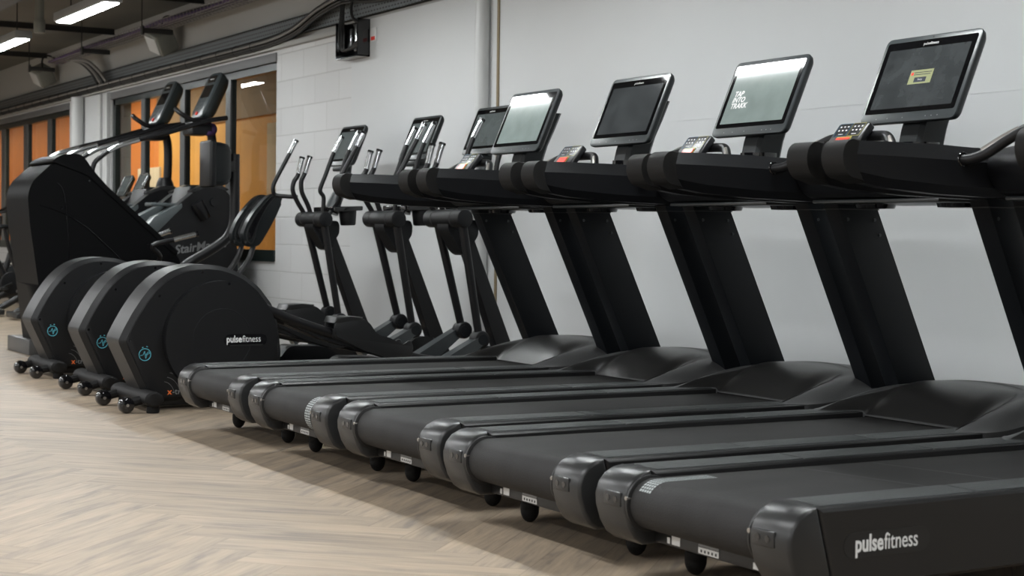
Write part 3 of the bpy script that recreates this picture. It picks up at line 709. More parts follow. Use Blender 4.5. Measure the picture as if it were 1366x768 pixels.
# brand lettering on the near side of every treadmill
def pill(parent, O, x0, x1, zc, hh, y, slope, m='gloss'):
    a = [(x0+hh, zc)]; pts = circ(x0+hh, zc, hh, 12, PI/2, PI*1.5)+circ(x1-hh, zc+slope, hh, 12, -PI/2, PI/2)
    return MB(O).prism(pts, y, y+.0015).build('badge', m, parent)
def side_logo(o):
    sc = [c for c in bpy.data.objects if c.parent == o and c.name.split('.')[0] == 'side_cover' and c.data.vertices[0].co.y < 0][0]
    b = pill(sc, O, 2.886, 3.186, .232, .034, -.4562, 0, 'skirt')
    t1 = text('lettering', 'pulse', .062, (2.924, -.4565, .234), (1, 0, 0), (0, 0, 1), 'white', b, O, bold=.0016, align='LEFT')
    x = text_width(t1, 0)[1]+3.5
    t2 = text('lettering', 'fitness', .062, (x+.003, -.4565, .234), (1, 0, 0), (0, 0, 1), 'white', b, O, bold=.0002, align='LEFT')
    x2 = text_width(t2, 0)[1]+3.5
    s = (3.142-2.924)/(x2-2.924)
    for t_ in (t1, t2):
        for v in t_.data.vertices: v.co.x = (v.co.x+3.5-2.924)*s+2.924-3.5
    return b
side_logo(mills[0])
# reflective marks on the belts (each stopped somewhere else)
def belt_mark(o, x0, x1, yc, wrap=False):
    bl = part(o, 'running_belt'); k = MB(O)
    def P(s_):  # arc-length along belt, from x=2.79 on the flat, negative goes round the roller
        if s_ >= 2.79: return (s_, .3188)
        an = PI/2+(2.79-s_)/.075; return (2.79+.0757*math.cos(an), .243+.0757*math.sin(an))
    st_ = .011; n = int((x1-x0)/st_)
    for i in range(n):
        a = x0+i*st_; A = P(a); B = P(a+.008)
        for r in range(5):
            y0 = yc-.028+r*.0118
            vs = [k.v((A[0], y0, A[1])), k.v((B[0], y0, B[1])), k.v((B[0], y0+.0085, B[1])), k.v((A[0], y0+.0085, A[1]))]; k.bm.faces.new(vs)
    k.build('reflective_mark', 'silver2', bl, smooth=False)
M['silver2'] = mat('reflective_print', (.34, .37, .37), .45)
belt_mark(mills[0], 2.72, 2.98, .225)
belt_mark(mills[1], 3.36, 3.65, -.235); belt_mark(mills[2], 3.44, 3.72, -.235); belt_mark(mills[3], 3.83, 4.08, -.235); belt_mark(mills[4], 3.17, 3.43, -.235)
belt_mark(mills[3], 2.60, 2.79, -.235)
M['scuff'] = mat('belt_scuff', (.075, .080, .080), .55)
for x, sl in ((3.33, .10), (3.62, .12)):
    k = MB(O); vs = [k.v((x+sl*q+dx_, .25-.5*q, .3186)) for q, dx_ in ((0, 0), (0, .004), (1, .004), (1, 0))]; k.bm.faces.new(vs); k.build('belt_scuff', 'scuff', part(mills[0], 'running_belt'), smooth=False)

# screens: message box and advert
def on_screen(o):
    return part(part(o, 'screen_housing'), 'bezel')
sa = math.radians(23.2); sup = Vector((math.sin(sa), 0, math.cos(sa))); sn = Vector((-math.cos(sa), 0, math.sin(sa))); sc0 = Vector((4.508, 0, 1.650))
def srect(mb, y0, y1, v0, v1, d):
    vs = [mb.v(sc0+Vector((0, y, 0))+sup*v+sn*d) for y, v in ((y0, v0), (y1, v0), (y1, v1), (y0, v1))]; mb.bm.faces.new(vs)
bz = on_screen(mills[1])
k = MB(O); srect(k, -.066, .056, -.028, .032, .0019); k.build('message_box', 'lcdyellow', bz, smooth=False)
k = MB(O); srect(k, -.038, .026, -.021, .000, .0022); k.build('message_button', 'lcdnavy', bz, smooth=False)
k = MB(O); srect(k, -.058, .034, .019, .022, .0022); srect(k, -.054, .034, .010, .013, .0022); k.build('message_text', 'lcdnavy', bz, smooth=False)
k = MB(O); q = sc0+Vector((0, .044, 0))+sup*.016; k.cyl(q+sn*.0019, q+sn*.0023, .007, n=14); k.build('message_icon', 'red', bz, smooth=False)
text('button_text', 'Retry', .011, sc0+Vector((0, -.006, 0))+sup*-.010+sn*.0024, (0, -1, 0), sup, 'lcdgrey', bz, O, depth=.0002)
def set_lcd(o, m):
    d = part(on_screen(o), 'display'); d.data = d.data.copy(); d.data.materials[0] = M[m]
set_lcd(mills[2], 'lcd2'); set_lcd(mills[4], 'lcd2')
bz = on_screen(mills[2])
for i, wd in enumerate(('TAP', 'INTO', 'TRAKK')):
    text('advert_text', wd, .036, sc0+Vector((0, .185, 0))+sup*(.020-.030*i)+sn*.0019, (0, -1, 0), sup, 'lcdgrey', bz, O, bold=.0008, depth=.0002, align='LEFT', shear=.15)

# ------------------------------------------------------------------ cross trainer
def make_xtrainer():
    O = (3.9, 0, 0)
    t = empty('cross_trainer', (3.9, 0, 0), 'x', 'cross trainer', 'cross trainers beside the treadmills')
    out = [(2.676, .400), (2.712, .474), (2.760, .560), (2.812, .638), (2.862, .700), (2.915, .750), (2.970, .788), (3.030, .814), (3.10, .830), (3.182, .836), (3.27, .828), (3.345, .808), (3.43, .770), (3.52, .70), (3.60, .60), (3.64, .48), (3.66, .30), (3.62, .10), (3.60, .055), (2.865, .055), (2.83, .075), (2.780, .175), (2.700, .345)]
    out = fillet(out, .02, 3)
    cx, cz = 3.2, .4
    ins = [(cx+(p[0]-cx)*.93, max(.055, cz+(p[1]-cz)*.94)) for p in out]
    # rim band: widest in the middle, chamfered towards each face
    L = [[(p[0], y, p[1]) for p in (ins if abs(y) > .14 else out)] for y in (-.155, -.125, .125, .155)]
    MB(O).loft(L).build('shell_rim', 'rim', t, 25)
    for s in (-1, 1):
        ya, yb = sorted((s*.150, s*.162))
        i2 = [(cx+(p[0]-cx)*.925, max(.058, cz+(p[1]-cz)*.935)) for p in out]
        fp = MB(O).prism(i2, ya, yb, .005, 2).build('side_panel', 'black', t, 30)
        ya, yb = sorted((s*.158, s*.222))
        rc = MB(O).prism(circ(3.262, .405, .338, 72), ya, yb, .014, 4).build('round_cover', 'black', t, 30)
        MB(O).ring((3.262, s*.2205, .405), (0, 1, 0), .175, .0030, 64, 8).build('groove_ring', 'plate', rc)
        for hx, hz in ((2.905, .655), (2.735, .405), (3.16, .79), (3.30, .725)): MB(O).cyl((hx, s*.160, hz), (hx, s*.1635 if hx < 3.2 else s*.2235, hz), .0075, n=12).build('screw_hole', 'gloss', fp)
    # maker's badge on the near cover
    b = MB(O).prism(circ(3.305, .398, .034, 12, PI/2, PI*1.5)+circ(3.500, .398, .034, 12, -PI/2, PI/2), -.2235, -.2215).build('badge', 'gloss', t)
    MB(O).prism([(3.31, .363), (3.50, .363), (3.515, .371), (3.30, .371)], -.2255, -.222).build('badge_edge', 'cap', b, smooth=False)
    t1 = text('lettering', 'pulse', .055, (3.285, -.2238, .402), (1, 0, 0), (0, 0, 1), 'white', b, O, bold=.0014, align='LEFT')
    x = text_width(t1, 0)[1]+3.9
    t2 = text('lettering', 'fitness', .055, (x+.003, -.2238, .402), (1, 0, 0), (0, 0, 1), 'white', b, O, bold=0, align='LEFT')
    x2 = text_width(t2, 0)[1]+3.9; s_ = (3.495-3.285)/(x2-3.285)
    for q in (t1, t2):
        for v in q.data.vertices: v.co.x = (v.co.x+3.9-3.285)*s_+3.285-3.9
    # blue round emblem
    e = MB(O); e.ring((2.822, -.1625, .322), (0, 1, 0), .034, .0022, 40, 6)
    e.tube([(2.795, -.1635, .318), (2.812, -.1635, .322), (2.820, -.1635, .342), (2.826, -.1635, .300), (2.834, -.1635, .322), (2.850, -.1635, .330), (2.842, -.1635, .338), (2.826, -.1635, .318)], .0018, 6, 2)
    e.tube([(2.806, -.1635, .361), (2.812, -.1635, .366)], .0025, 6, 0); e.tube([(2.830, -.1635, .368), (2.838, -.1635, .366)], .0025, 6, 0)
    e.build('round_emblem', 'cyan', t)
    # graphic panel with thin arcs at the foot of the shell
    g = MB(O)
    for i in range(6):
        r = .07+.022*i; g.tube([(2.925+.012*i+r*math.cos(a), -.1632, .085+r*1.15*math.sin(a)) for a in [.15+1.25*q/10 for q in range(11)]], .0011, 5, 0)
    g.build('arc_graphic', 'greyprint', t)
    text('model_lettering', 'x', .05, (2.955, -.1632, .105), (1, 0, 0), (0, 0, 1), 'orange', t, O, bold=.001, align='LEFT')
    text('model_lettering', '-train', .05, (2.982, -.1632, .105), (1, 0, 0), (0, 0, 1), 'greyprint', t, O, align='LEFT')
    # rear stabiliser, wheels, pads
    MB(O).loft([[(2.825+.056*math.cos(a)*k, y, .082+.043*math.sin(a)*k) for a in [2*PI*i/20 for i in range(20)]] for y, k in ((-.345, .75), (-.335, 1), (.335, 1), (.345, .75))]).build('rear_stabiliser', 'soft', t, 40)
    for s in (-1, 1):
        MB(O).cyl((2.835, s*.275, 0), (2.835, s*.275, .04), .036, n=20, bev=.005).build('foot_pad', 'soft', t)
        MB(O).tube([(2.80, s*.228, .075), (2.74, s*.228, .062), (2.70, s*.228, .052)], .026, 10, 3).build('wheel_arm', 'soft', t)
        w_ = MB(O).cyl((2.695, s*.228-.030, .046), (2.695, s*.228+.030, .046), .046, n=28, bev=.016).build('transport_wheel', 'gloss', t)
        MB(O).cyl((2.695, s*.228-.032, .046), (2.695, s*.228+.032, .046), .009, n=12).build('axle_bolt', 'hrstrip', w_)
    # base
    MB(O).prism(fillet([(2.84, .018), (5.30, .018), (5.30, .07), (4.95, .10), (3.60, .10), (2.84, .085)], .015, 3), -.085, .085, .01).build('base_beam', 'frame', t)
    MB(O).prism(fillet([(3.95, .08), (4.02, .155), (4.45, .165), (4.62, .10), (4.62, .05), (3.95, .05)], .04, 4), -.30, -.09, .015).build('base_cover', 'black', t)
    MB(O).prism(fillet([(3.62, .06), (3.68, .14), (4.10, .16), (4.18, .255), (4.45, .245), (4.66, .12), (4.66, .05), (3.62, .05)], .04, 4), .09, .30, .015).build('base_cover', 'black', t)
    MB(O).prism(fillet([(4.98, .02), (4.90, .10), (4.98, .26), (5.06, .32), (5.20, .30), (5.24, .12), (5.24, .02)], .03, 4), -.11, .11, .015).build('front_block', 'black', t)
    MB(O).box(5.20, 5.30, -.30, .30, .0, .06, .015).build('front_stabiliser', 'soft', t)
    # mast, shroud and pivot
    MB(O).prism([(4.865, 1.13), (4.955, 1.13), (5.345, .20), (5.33, .13), (5.235, .13), (5.22, .20)], -.045, .045, .012).build('mast', 'tube', t)
    MB(O).prism(fillet([(4.80, 1.12), (5.02, 1.12), (5.02, 1.02), (4.975, .96), (4.965, .89), (4.90, .90), (4.86, .97), (4.80, 1.06)], .03, 4), -.075, .075, .02).build('pivot_shroud', 'black', t)
    pv = MB(O).cyl((4.845, -.225, 1.128), (4.845, .265, 1.128), .058, n=32, bev=.012).build('pivot_housing', 'black', t)
    r_ = MB(O)
    for y in (-.11, .15): r_.ring((4.845, y, 1.128), (0, 1, 0), .058, .003, 32, 6)
    r_.build('housing_seam', 'darkprint', pv)
    # cup holder tray and console neck
    MB(O).prism(fillet([(4.92, 1.225), (5.16, 1.235), (5.16, 1.20), (4.92, 1.185)], .01, 3), -.20, .20, .012).build('accessory_tray', 'gloss', t)
    MB(O).cyl((5.07, -.11, 1.215), (5.075, -.11, 1.085), .070, .058, n=28, bev=.01).build('cup_holder', 'black', t)
    MB(O).tube([(4.98, 0, 1.18), (5.03, 0, 1.30), (5.08, 0, 1.40), (5.12, 0, 1.60)], [.06, .05, .045, .04], 14, 4).build('console_neck', 'silver', t)
    make_screen(t, O, (5.105, 0, 1.700), 22.5, .44, .335, lcd='lcd3')
    MB(O).box(5.03, 5.10, -.10, .10, 1.50, 1.535, .01).build('console_shelf', 'screenback', t)
    # handles
    def handle(name, pts, y0, r=.0165, m='tube'):
        P = [(x, yy if yy is not None else y0, z) for x, z, yy in pts]
        hd = MB(O).tube(P, r, 12, 5).build(name, m, t)
        a, b_ = Vector(P[0]), Vector(P[1]); d = (b_-a).normalized()
        MB(O).tube([a+d*.004, a+(b_-a)*.92], r*1.09, 12, 0).build('chrome_grip', 'chrome', hd)
        MB(O).tube([a-d*.010, a+d*.006], r*1.30, 12, 0).build('grip_end', 'gloss', hd)
        k = MB(O)
        side = Vector((0, -1, 0))
        for q in (-1, 1):
            n_ = (Vector((-1, 0, 0))*.6+side*q*.8).normalized()
            k.tube([a+d*.012+n_*r*1.1, a+(b_-a)*.88+n_*r*1.1], .0028, 6, 0)
        k.build('grip_seam', 'darkprint', hd)
        return hd
    hd = handle('moving_handle', [(4.812, 1.735, None), (4.757, 1.632, None), (4.690, 1.510, None), (4.632, 1.400, None), (4.626, 1.345, None), (4.650, 1.312, None), (4.72, 1.303, .25), (4.790, 1.30, .205)], .30)
    handle('moving_handle', [(4.822, 1.60, None), (4.790, 1.470, None), (4.757, 1.418, None), (4.747, 1.350, None), (4.782, 1.269, None), (4.838, 1.180, None), (4.845, 1.14, None)], .20, .018)
    handle('fixed_handle', [(4.843, 1.603, None), (4.800, 1.472, None), (4.776, 1.420, None), (4.782, 1.335, None), (4.83, 1.24, None), (4.862, 1.15, None)], .10, .018)
    handle('moving_handle', [(5.010, 1.752, None), (4.945, 1.628, None), (4.880, 1.46, None), (4.838, 1.35, None), (4.866, 1.300, None), (4.866, 1.23, None), (4.862, 1.15, None)], -.12)
    handle('moving_handle', [(5.080, 1.784, None), (5.005, 1.640, None), (4.955, 1.50, None), (4.945, 1.38, None), (4.965, 1.28, -.20), (4.95, 1.22, -.13), (4.90, 1.15, -.12)], -.265)
    # links, joints, rails, pedals
    for y, x0, x1, z1 in ((.16, 4.845, 5.035, .405), (-.18, 4.845, 4.978, .365)):
        lk = MB(O).tube([(x0, y, 1.11), ((x0+x1)/2, y, (1.11+z1)/2), (x1, y, z1)], [.028, .027, .025], 12, 2).build('moving_link', 'tube', t)
        jb_ = MB(O).cyl((x1, y-.048, z1), (x1, y+.048, z1), .056, n=30, bev=.016).build('joint_housing', 'black', t)
        MB(O).cyl((x1, y-.051, z1), (x1, y-.047, z1), .034, n=24).build('joint_cap', 'plate', jb_)
    for y, dx, dz, x1, z1 in ((-.19, 0, 0, 4.978, .365), (.19, -.155, .062, 5.035, .405)):
        MB(O).tube([(3.42+dx, y, .625+dz), (3.69+dx, y, .512+dz), (3.95+dx, y, .425+dz), (4.25+dx, y, .335+dz*.8), (4.55+dx*.6, y, .255+dz*.3), (4.76, y*.97, .225)], .031, 14, 4).build('pedal_rail', 'tube', t)
        MB(O).loft([[(4.73+(x1-4.73)*q+w0*nx, y+yy*wd, .205+(z1-.205)*q+w0*nz_) for nx, nz_, yy in ((-.55, .83, -1), (-.55, .83, 1), (.55, -.83, 1), (.55, -.83, -1))] for q, w0, wd in ((0, .055, .05), (.5, .042, .045), (1, .028, .038))]).build('front_link_cover', 'silver', t, 50)
        side_p = fillet([(3.945, .485), (3.972, .520), (4.130, .515), (4.175, .485), (4.225, .415), (4.31, .395), (4.40, .345), (4.43, .372), (4.452, .376), (4.470, .330), (4.455, .262), (4.350, .255), (4.146, .318), (3.948, .415)], .018, 3)
        pd = MB((3.9, 0, 0))
        pts = [(p[0]+dx, p[1]+dz) for p in side_p]
        yi, yo = (y-.082, y+.082)
        fl = fillet([(3.955, .455), (4.12, .425), (4.30, .350), (4.40, .325), (4.45, .340), (4.455, .262), (4.350, .255), (4.146, .318), (3.948, .400)], .012, 3)
        pd.prism(pts, yi, yi+.018, .007, 2); pd.prism(pts, yo-.018, yo, .007, 2)
        pd.prism([(p[0]+dx, p[1]+dz) for p in fl], yi+.012, yo-.012, .004, 2)
        pp = pd.build('pedal', 'pedalm', t, 40)
        MB(O).prism([(x+dx, z+dz) for x, z in ((3.94, .49), (3.955, .525), (4.05, .527), (4.13, .522), (4.12, .50), (3.97, .49))], yi-.001, yo+.001, .01, 3).build('pedal_toe_guard', 'cap', pp)
    return t
M['lcd3'] = mat('lcd_screen_grey', (.05, .058, .058), .07, spec=.8, var=.3, vscale=8, emis=(.12, .14, .14), estr=.4)
XT = [(0, 9.28), (.058, 10.349), (.069, 11.626)]
XL = ['nearest cross trainer with white lettering on its big round cover', 'middle cross trainer of the three, its shell between the other two', 'farthest cross trainer, leftmost shell, mast against the blockwork wall']
xp = make_xtrainer()
for i, (dx, cy) in enumerate(XT):
    o = xp if i == 0 else copy_tree(xp)
    o.location = (3.9+dx, cy, 0); o['label'] = XL[i]

front_handle = [c for c in bpy.data.objects if c.parent == xp and c.name.split('.')[0] == 'moving_handle'][-1]
front_handle.location.x += .09; front_handle.location.z -= .02      # swung a little further forward on the nearest one

# ------------------------------------------------------------------ stair climbers
def make_stair():
    O = (4.7, 14.95, 0)
    t = empty('stair_climber', (4.7, 14.95, 0), 'x', 'stair climber', 'stair climbers facing the window')
    cov = [(4.10, .08), (4.12, .40), (4.22, .66), (4.53, 1.02), (4.66, 1.14), (4.80, 1.25), (4.995, 1.405), (5.10, 1.450), (5.20, 1.455), (5.29, 1.41), (5.335, 1.33), (5.36, 1.20), (5.40, .80), (5.43, .08)]
    for k, (a, b) in enumerate(((14.60, 14.74), (15.16, 15.30))):
        sp = MB(O).prism(fillet(cov, .03, 3), a, b, .02, 4).build('side_cover', 'smblack', t, 30)
        MB(O).prism([(4.515, 1.045), (4.60, 1.155), (4.86, 1.285), (4.865, 1.245), (4.79, 1.175), (4.60, .985)], a-.004, b+.004, .008, 2).build('cover_edge', 'smgrey', sp)
        MB(O).prism([(4.95, 1.40), (5.10, 1.468), (5.22, 1.470), (5.31, 1.42), (5.29, 1.405), (5.19, 1.44), (5.09, 1.435), (4.97, 1.375)], a-.003, b+.003, .006, 2).build('cover_top_trim', 'cap', sp)
    text('lettering', 'StairMaster', .112, (5.045, 14.597, .885), (1, 0, .14), (-.14, 0, 1), 'greyprint', t, O, bold=.0025, shear=.25)
    # stairs
    for i in range(6):
        MB(O).box(max(4.1, 3.98+.20*i), 4.24+.20*i, 14.74, 15.16, .18+.20*i-.02, .18+.20*i, .008).build('stair_step', 'stepm', t)
    for i in range(6):
        MB(O).box(4.22+.20*i, 4.24+.20*i, 14.74, 15.16, .18+.20*i-.0, .38+.20*i-.02, .003).build('stair_riser', 'smblack', t)
    MB(O).box(4.12, 5.43, 14.62, 15.28, .0, .12, .02).build('base', 'smblack', t)
    MB(O).prism([(4.98, 1.44), (5.30, 1.44), (5.35, 1.15), (4.85, 1.15)], 14.72, 15.18, .02).build('front_cowl', 'smblack', t)
    MB(O).box(4.60, 5.05, 14.70, 14.90, 1.255, 1.285, .008).build('side_tray', 'smgrey', t)
    MB(O).cyl((4.99, 14.575, 1.29), (5.08, 14.575, 1.14), .062, .050, n=24, bev=.008).build('bottle_holder', 'smblack', t)
    MB(O).cyl((5.165, 14.575, 1.30), (5.165, 14.61, 1.30), .040, n=20).build('side_knob', 'pad', t)
    MB(O).tube([(5.26, 14.95, 1.42), (5.27, 14.95, 1.70), (5.265, 14.95, 1.90), (5.235, 14.95, 2.00), (5.20, 14.95, 2.07)], .042, 16, 4).build('console_mast', 'smblack', t)
    MB(O).loft([[(5.24+.085*math.cos(a)*q, 14.95+.085*math.sin(a)*q, z) for a in [2*PI*i/20 for i in range(20)]] for z, q in ((1.42, 1.2), (1.50, 1.), (1.56, .7))]).build('mast_collar', 'smblack', t)
    # console
    up = Vector((.205, 0, .44)).normalized(); nn = Vector((-up.z, 0, up.x)); c = Vector((5.20, 14.95, 2.315))
    pts = fillet([(-.165, -.24), (.165, -.24), (.165, .24), (-.165, .24)], .075, 6)
    L = [[c+Vector((0, p[0]*q, 0))+up*p[1]*q+nn*d for p in pts] for d, q in ((-.13, .72), (-.11, .88), (-.06, .98), (-.02, 1.))]
    cn = MB(O).loft(L).build('console', 'smshell', t, 40)
    L = [[c+Vector((0, p[0]*q, 0))+up*p[1]*q+nn*d for p in pts] for d, q in ((-.02, 1.), (-.006, .985), (0, .93))]
    MB(O).loft(L).build('console_face', 'smface', cn, 40)
    def cr(y0, y1, v0, v1, m, nm):
        k = MB(O); pts_ = fillet([(y0, v0), (y1, v0), (y1, v1), (y0, v1)], .012, 3)
        k.loft([[c+Vector((0, p[0], 0))+up*p[1]+nn*d for p in pts_] for d in (.0, .003)]).build(nm, m, cn, smooth=False)
    cr(-.10, .10, .13, .20, 'gloss', 'name_plate'); cr(-.115, .115, -.03, .10, 'gloss', 'display')
    for iy in range(5):
        for iz in range(3):
            q = c+Vector((0, -.08+.04*iy, 0))+up*(-.07-.04*iz); MB(O).cyl(q, q+nn*.002, .008, n=8).build('console_key', 'smgrey', cn)
    q = c+up*-.20+nn*.0; k = MB(O); k.cyl(q, q+nn*.012, .018, n=16); k.build('stop_button', 'red', cn)
    text('console_print', 'StairMaster', .022, c+up*.165+nn*.0034, (0, -1, 0), up, 'white', cn, O, depth=.0002)
    # handrails
    for y, s in ((14.62, 1), (15.28, -1)):
        r_ = MB(O).tube([(5.30, y+s*.02, 2.085), (5.10, y, 2.045), (4.73, y, 1.925), (4.50, y, 1.862), (4.26, y, 1.780), (4.12, y, 1.69), (4.04, y, 1.58), (4.05, y, 1.30), (4.14, y, .70)], .022, 12, 4).build('handrail', 'tube', t)
        MB(O).tube([(4.46, y, 1.849), (4.36, y, 1.817), (4.26, y, 1.781), (4.18, y, 1.735)], .0235, 12, 3).build('handrail_sensor', 'chrome', r_)
    MB(O).tube([(5.12, 14.62, 2.05), (5.17, 14.80, 2.06), (5.17, 15.10, 2.06), (5.12, 15.28, 2.05)], .024, 12, 4).build('cross_bar', 'tube', t)
    MB(O).tube([(5.18, 14.80, 2.08), (5.02, 14.78, 2.06), (4.90, 14.79, 2.12), (4.88, 14.86, 2.16)], .022, 12, 4).build('front_grip', 'tube', t)
    MB(O).box(5.02, 5.22, 14.80, 15.10, 1.93, 2.03, .02).build('remote_shelf', 'smblack', t)
    return t
M['smshell'] = mat('console_shell_green_grey', (.028, .036, .036), .25)
M['smface'] = mat('console_face_grey', (.045, .055, .058), .3)
st = make_stair(); st['label'] = 'nearer stair climber with white lettering on its black side cover, tall console'
s2 = copy_tree(st); s2.location = (4.7-.06, 14.95+1.15, 0); s2['label'] = 'farther stair climber behind the lettered one, console to its left'
k = tag(MB((5.2, 14.9, 2.0)).ball((5.225, 14.85, 1.985), .05, (1.1, .9, 1.2)).ball((5.19, 14.83, 1.95), .035, (1.3, 1, .9)).ball((5.17, 14.84, 2.01), .03).build('cleaning_cloth', 'purple'), 'small purple cloth hanging on the nearer stair climber console', 'cloth')

# ------------------------------------------------------------------ black slanted machine with pad, handles and step
O = (3.8, 13.6, 0)
t = empty('climbing_trainer', (3.8, 13.6, 0), 'big black slanted exercise machine with a grey step, left of the window', 'exercise machine')
tw = [(3.131, 1.285), (3.145, 1.35), (3.175, 1.415), (3.330, 1.560), (3.60, 1.475), (3.747, 1.350), (4.217, .943), (4.365, .810), (4.385, .753), (4.34, .10), (3.27, .10), (3.215, .60), (3.149, 1.06)]
k = MB(O); k.prism(fillet(tw, .03, 3), 13.2, 13.95, .05, 5); body = k.build('housing', 'towerm', t, 30)
k = MB(O); k.prism(fillet([(3.315, 1.565), (3.35, 1.60), (3.42, 1.632), (3.53, 1.637), (3.575, 1.61), (3.655, 1.50), (3.76, 1.385), (4.225, .975), (4.36, .85), (4.34, .82), (4.20, .945), (3.745, 1.345), (3.60, 1.47)], .02, 3), 13.185, 13.965, .03, 4); k.build('top_cover', 'towerm', t, 30)
k = MB(O); k.tube([(3.36, 13.193, 1.40), (3.42, 13.193, 1.30), (3.46, 13.193, .80), (3.49, 13.193, .20)], .003, 6, 3); k.tube([(3.22, 13.20, 1.22), (3.60, 13.193, 1.05), (4.25, 13.193, .42)], .004, 6, 3); k.build('panel_seam', 'gloss', body)
for x, z in ((3.62, 1.42), (3.40, 1.20), (4.10, .92), (4.30, .62)): MB(O).cyl((x, 13.195, z), (x, 13.202, z), .008, n=10).build('screw_hole', 'gloss', body)
MB(O).box(3.215, 3.62, 13.50, 14.26, .0, .125, .008).build('step', 'stepm', t)
MB(O).box(3.64, 5.05, 13.35, 13.80, .0, .10, .01).build('base_frame', 'frame', t)
ps = MB(O).tube([(4.30, 13.2, .62), (4.443, 13.2, .753), (4.60, 13.2, .845), (4.72, 13.2, .92), (4.80, 13.2, .99), (4.842, 13.2, 1.08), (4.853, 13.2, 1.20), (4.852, 13.2, 1.45), (4.850, 13.2, 1.68)], .042, 18, 5).build('curved_post', 'tube', t)
MB(O).box(4.77, 4.84, 13.15, 13.25, 1.53, 1.62, .008).build('pad_bracket', 'frame', ps)
MB(O).box(4.585, 4.645, 13.06, 13.34, 1.395, 1.785, .02, 3).build('back_pad', 'pad', t)
MB(O).loft([[(x, 13.2+yy*q, 1.59+zz*q2) for yy, zz in fillet([(-.13, -.19), (.13, -.19), (.13, .185), (-.13, .185)], .05, 4)] for x, q, q2 in ((4.64, 1, 1), (4.70, .97, .97), (4.755, .86, .90), (4.79, .6, .7))]).build('pad_shell', 'screenback', t, 40)
for y, x0, z0, x1, z1 in ((13.0, 4.08, .905, 4.45, 1.004), (13.62, 4.17, .93, 4.43, 1.026)):
    hd = MB(O).tube([(4.18, 13.25, .70), (4.16, y+.05, .82), (x0, y, z0), (x0+(x1-x0)*.5, y, z0+(z1-z0)*.5)], .02, 12, 4).build('side_handle', 'tube', t)
    a_, b_ = Vector((x0, y, z0)), Vector((x1, y, z1))
    MB(O).tube([a_.lerp(b_, .48), b_], .0215, 14, 0).build('chrome_grip', 'chrome', hd)
    MB(O).tube([b_.lerp(a_, .02), b_+(b_-a_)*.03], .028, 14, 0).build('grip_end', 'gloss', hd)

# ------------------------------------------------------------------ curved seat shells by the wall
def seat_shell(y, dx, label):
    O = (4.75, y, 0)
    t = empty('seat_shell_stand', (4.75, y, 0), label, 'seat back', 'curved black seat backs at the window')
    bl = [(4.905+dx, 1.335), (4.945+dx, 1.318), (4.950+dx, 1.27), (4.90+dx, 1.16), (4.84+dx, 1.05), (4.775+dx, .945), (4.735+dx, .905), (4.66+dx, .91), (4.628+dx, .95), (4.622+dx, 1.02), (4.66+dx, 1.11), (4.72+dx, 1.20), (4.80+dx, 1.29), (4.86+dx, 1.335)]
    sh = MB(O).prism(fillet(bl, .02, 3), y-.03, y+.05, .02, 4).build('shell', 'screenback', t, 30)
    k = MB(O); k.tube([(4.90+dx, y-.034, 1.325), (4.82+dx, y-.034, 1.235), (4.745+dx, y-.034, 1.10), (4.715+dx, y-.034, .98), (4.69+dx, y-.034, .935), (4.655+dx, y-.034, .955), (4.65+dx, y-.034, 1.02), (4.69+dx, y-.034, 1.11), (4.75+dx, y-.034, 1.20), (4.84+dx, y-.034, 1.30), (4.88+dx, y-.034, 1.325)], .0045, 6, 4); k.build('shell_edge', 'cap', sh)
    MB(O).prism(fillet([(4.89+dx, 1.315), (4.81+dx, 1.22), (4.735+dx, 1.09), (4.70+dx, .975), (4.665+dx, .965), (4.665+dx, 1.03), (4.70+dx, 1.11), (4.76+dx, 1.20), (4.85+dx, 1.30)], .01, 2), y-.037, y-.02, .004, 2).build('dish', 'gloss', sh)
    for yy in (y+.03,):
        MB(O).tube([(4.735+dx, yy, .95), (4.705+dx, yy, .84), (4.66+dx, yy, .76), (4.59+dx, yy, .66), (4.50+dx, yy, .45), (4.42+dx, yy, .05)], .022, 12, 4).build('leg', 'cap', t)
    MB(O).box(4.15+dx, 4.85+dx, y-.05, y+.25, 0, .05, .01).build('base', 'frame', t)
seat_shell(12.40, 0, 'nearer of the two curved black seat backs leaning towards the blockwork wall')
seat_shell(12.85, .07, 'farther of the two curved black seat backs, half hidden behind the nearer')

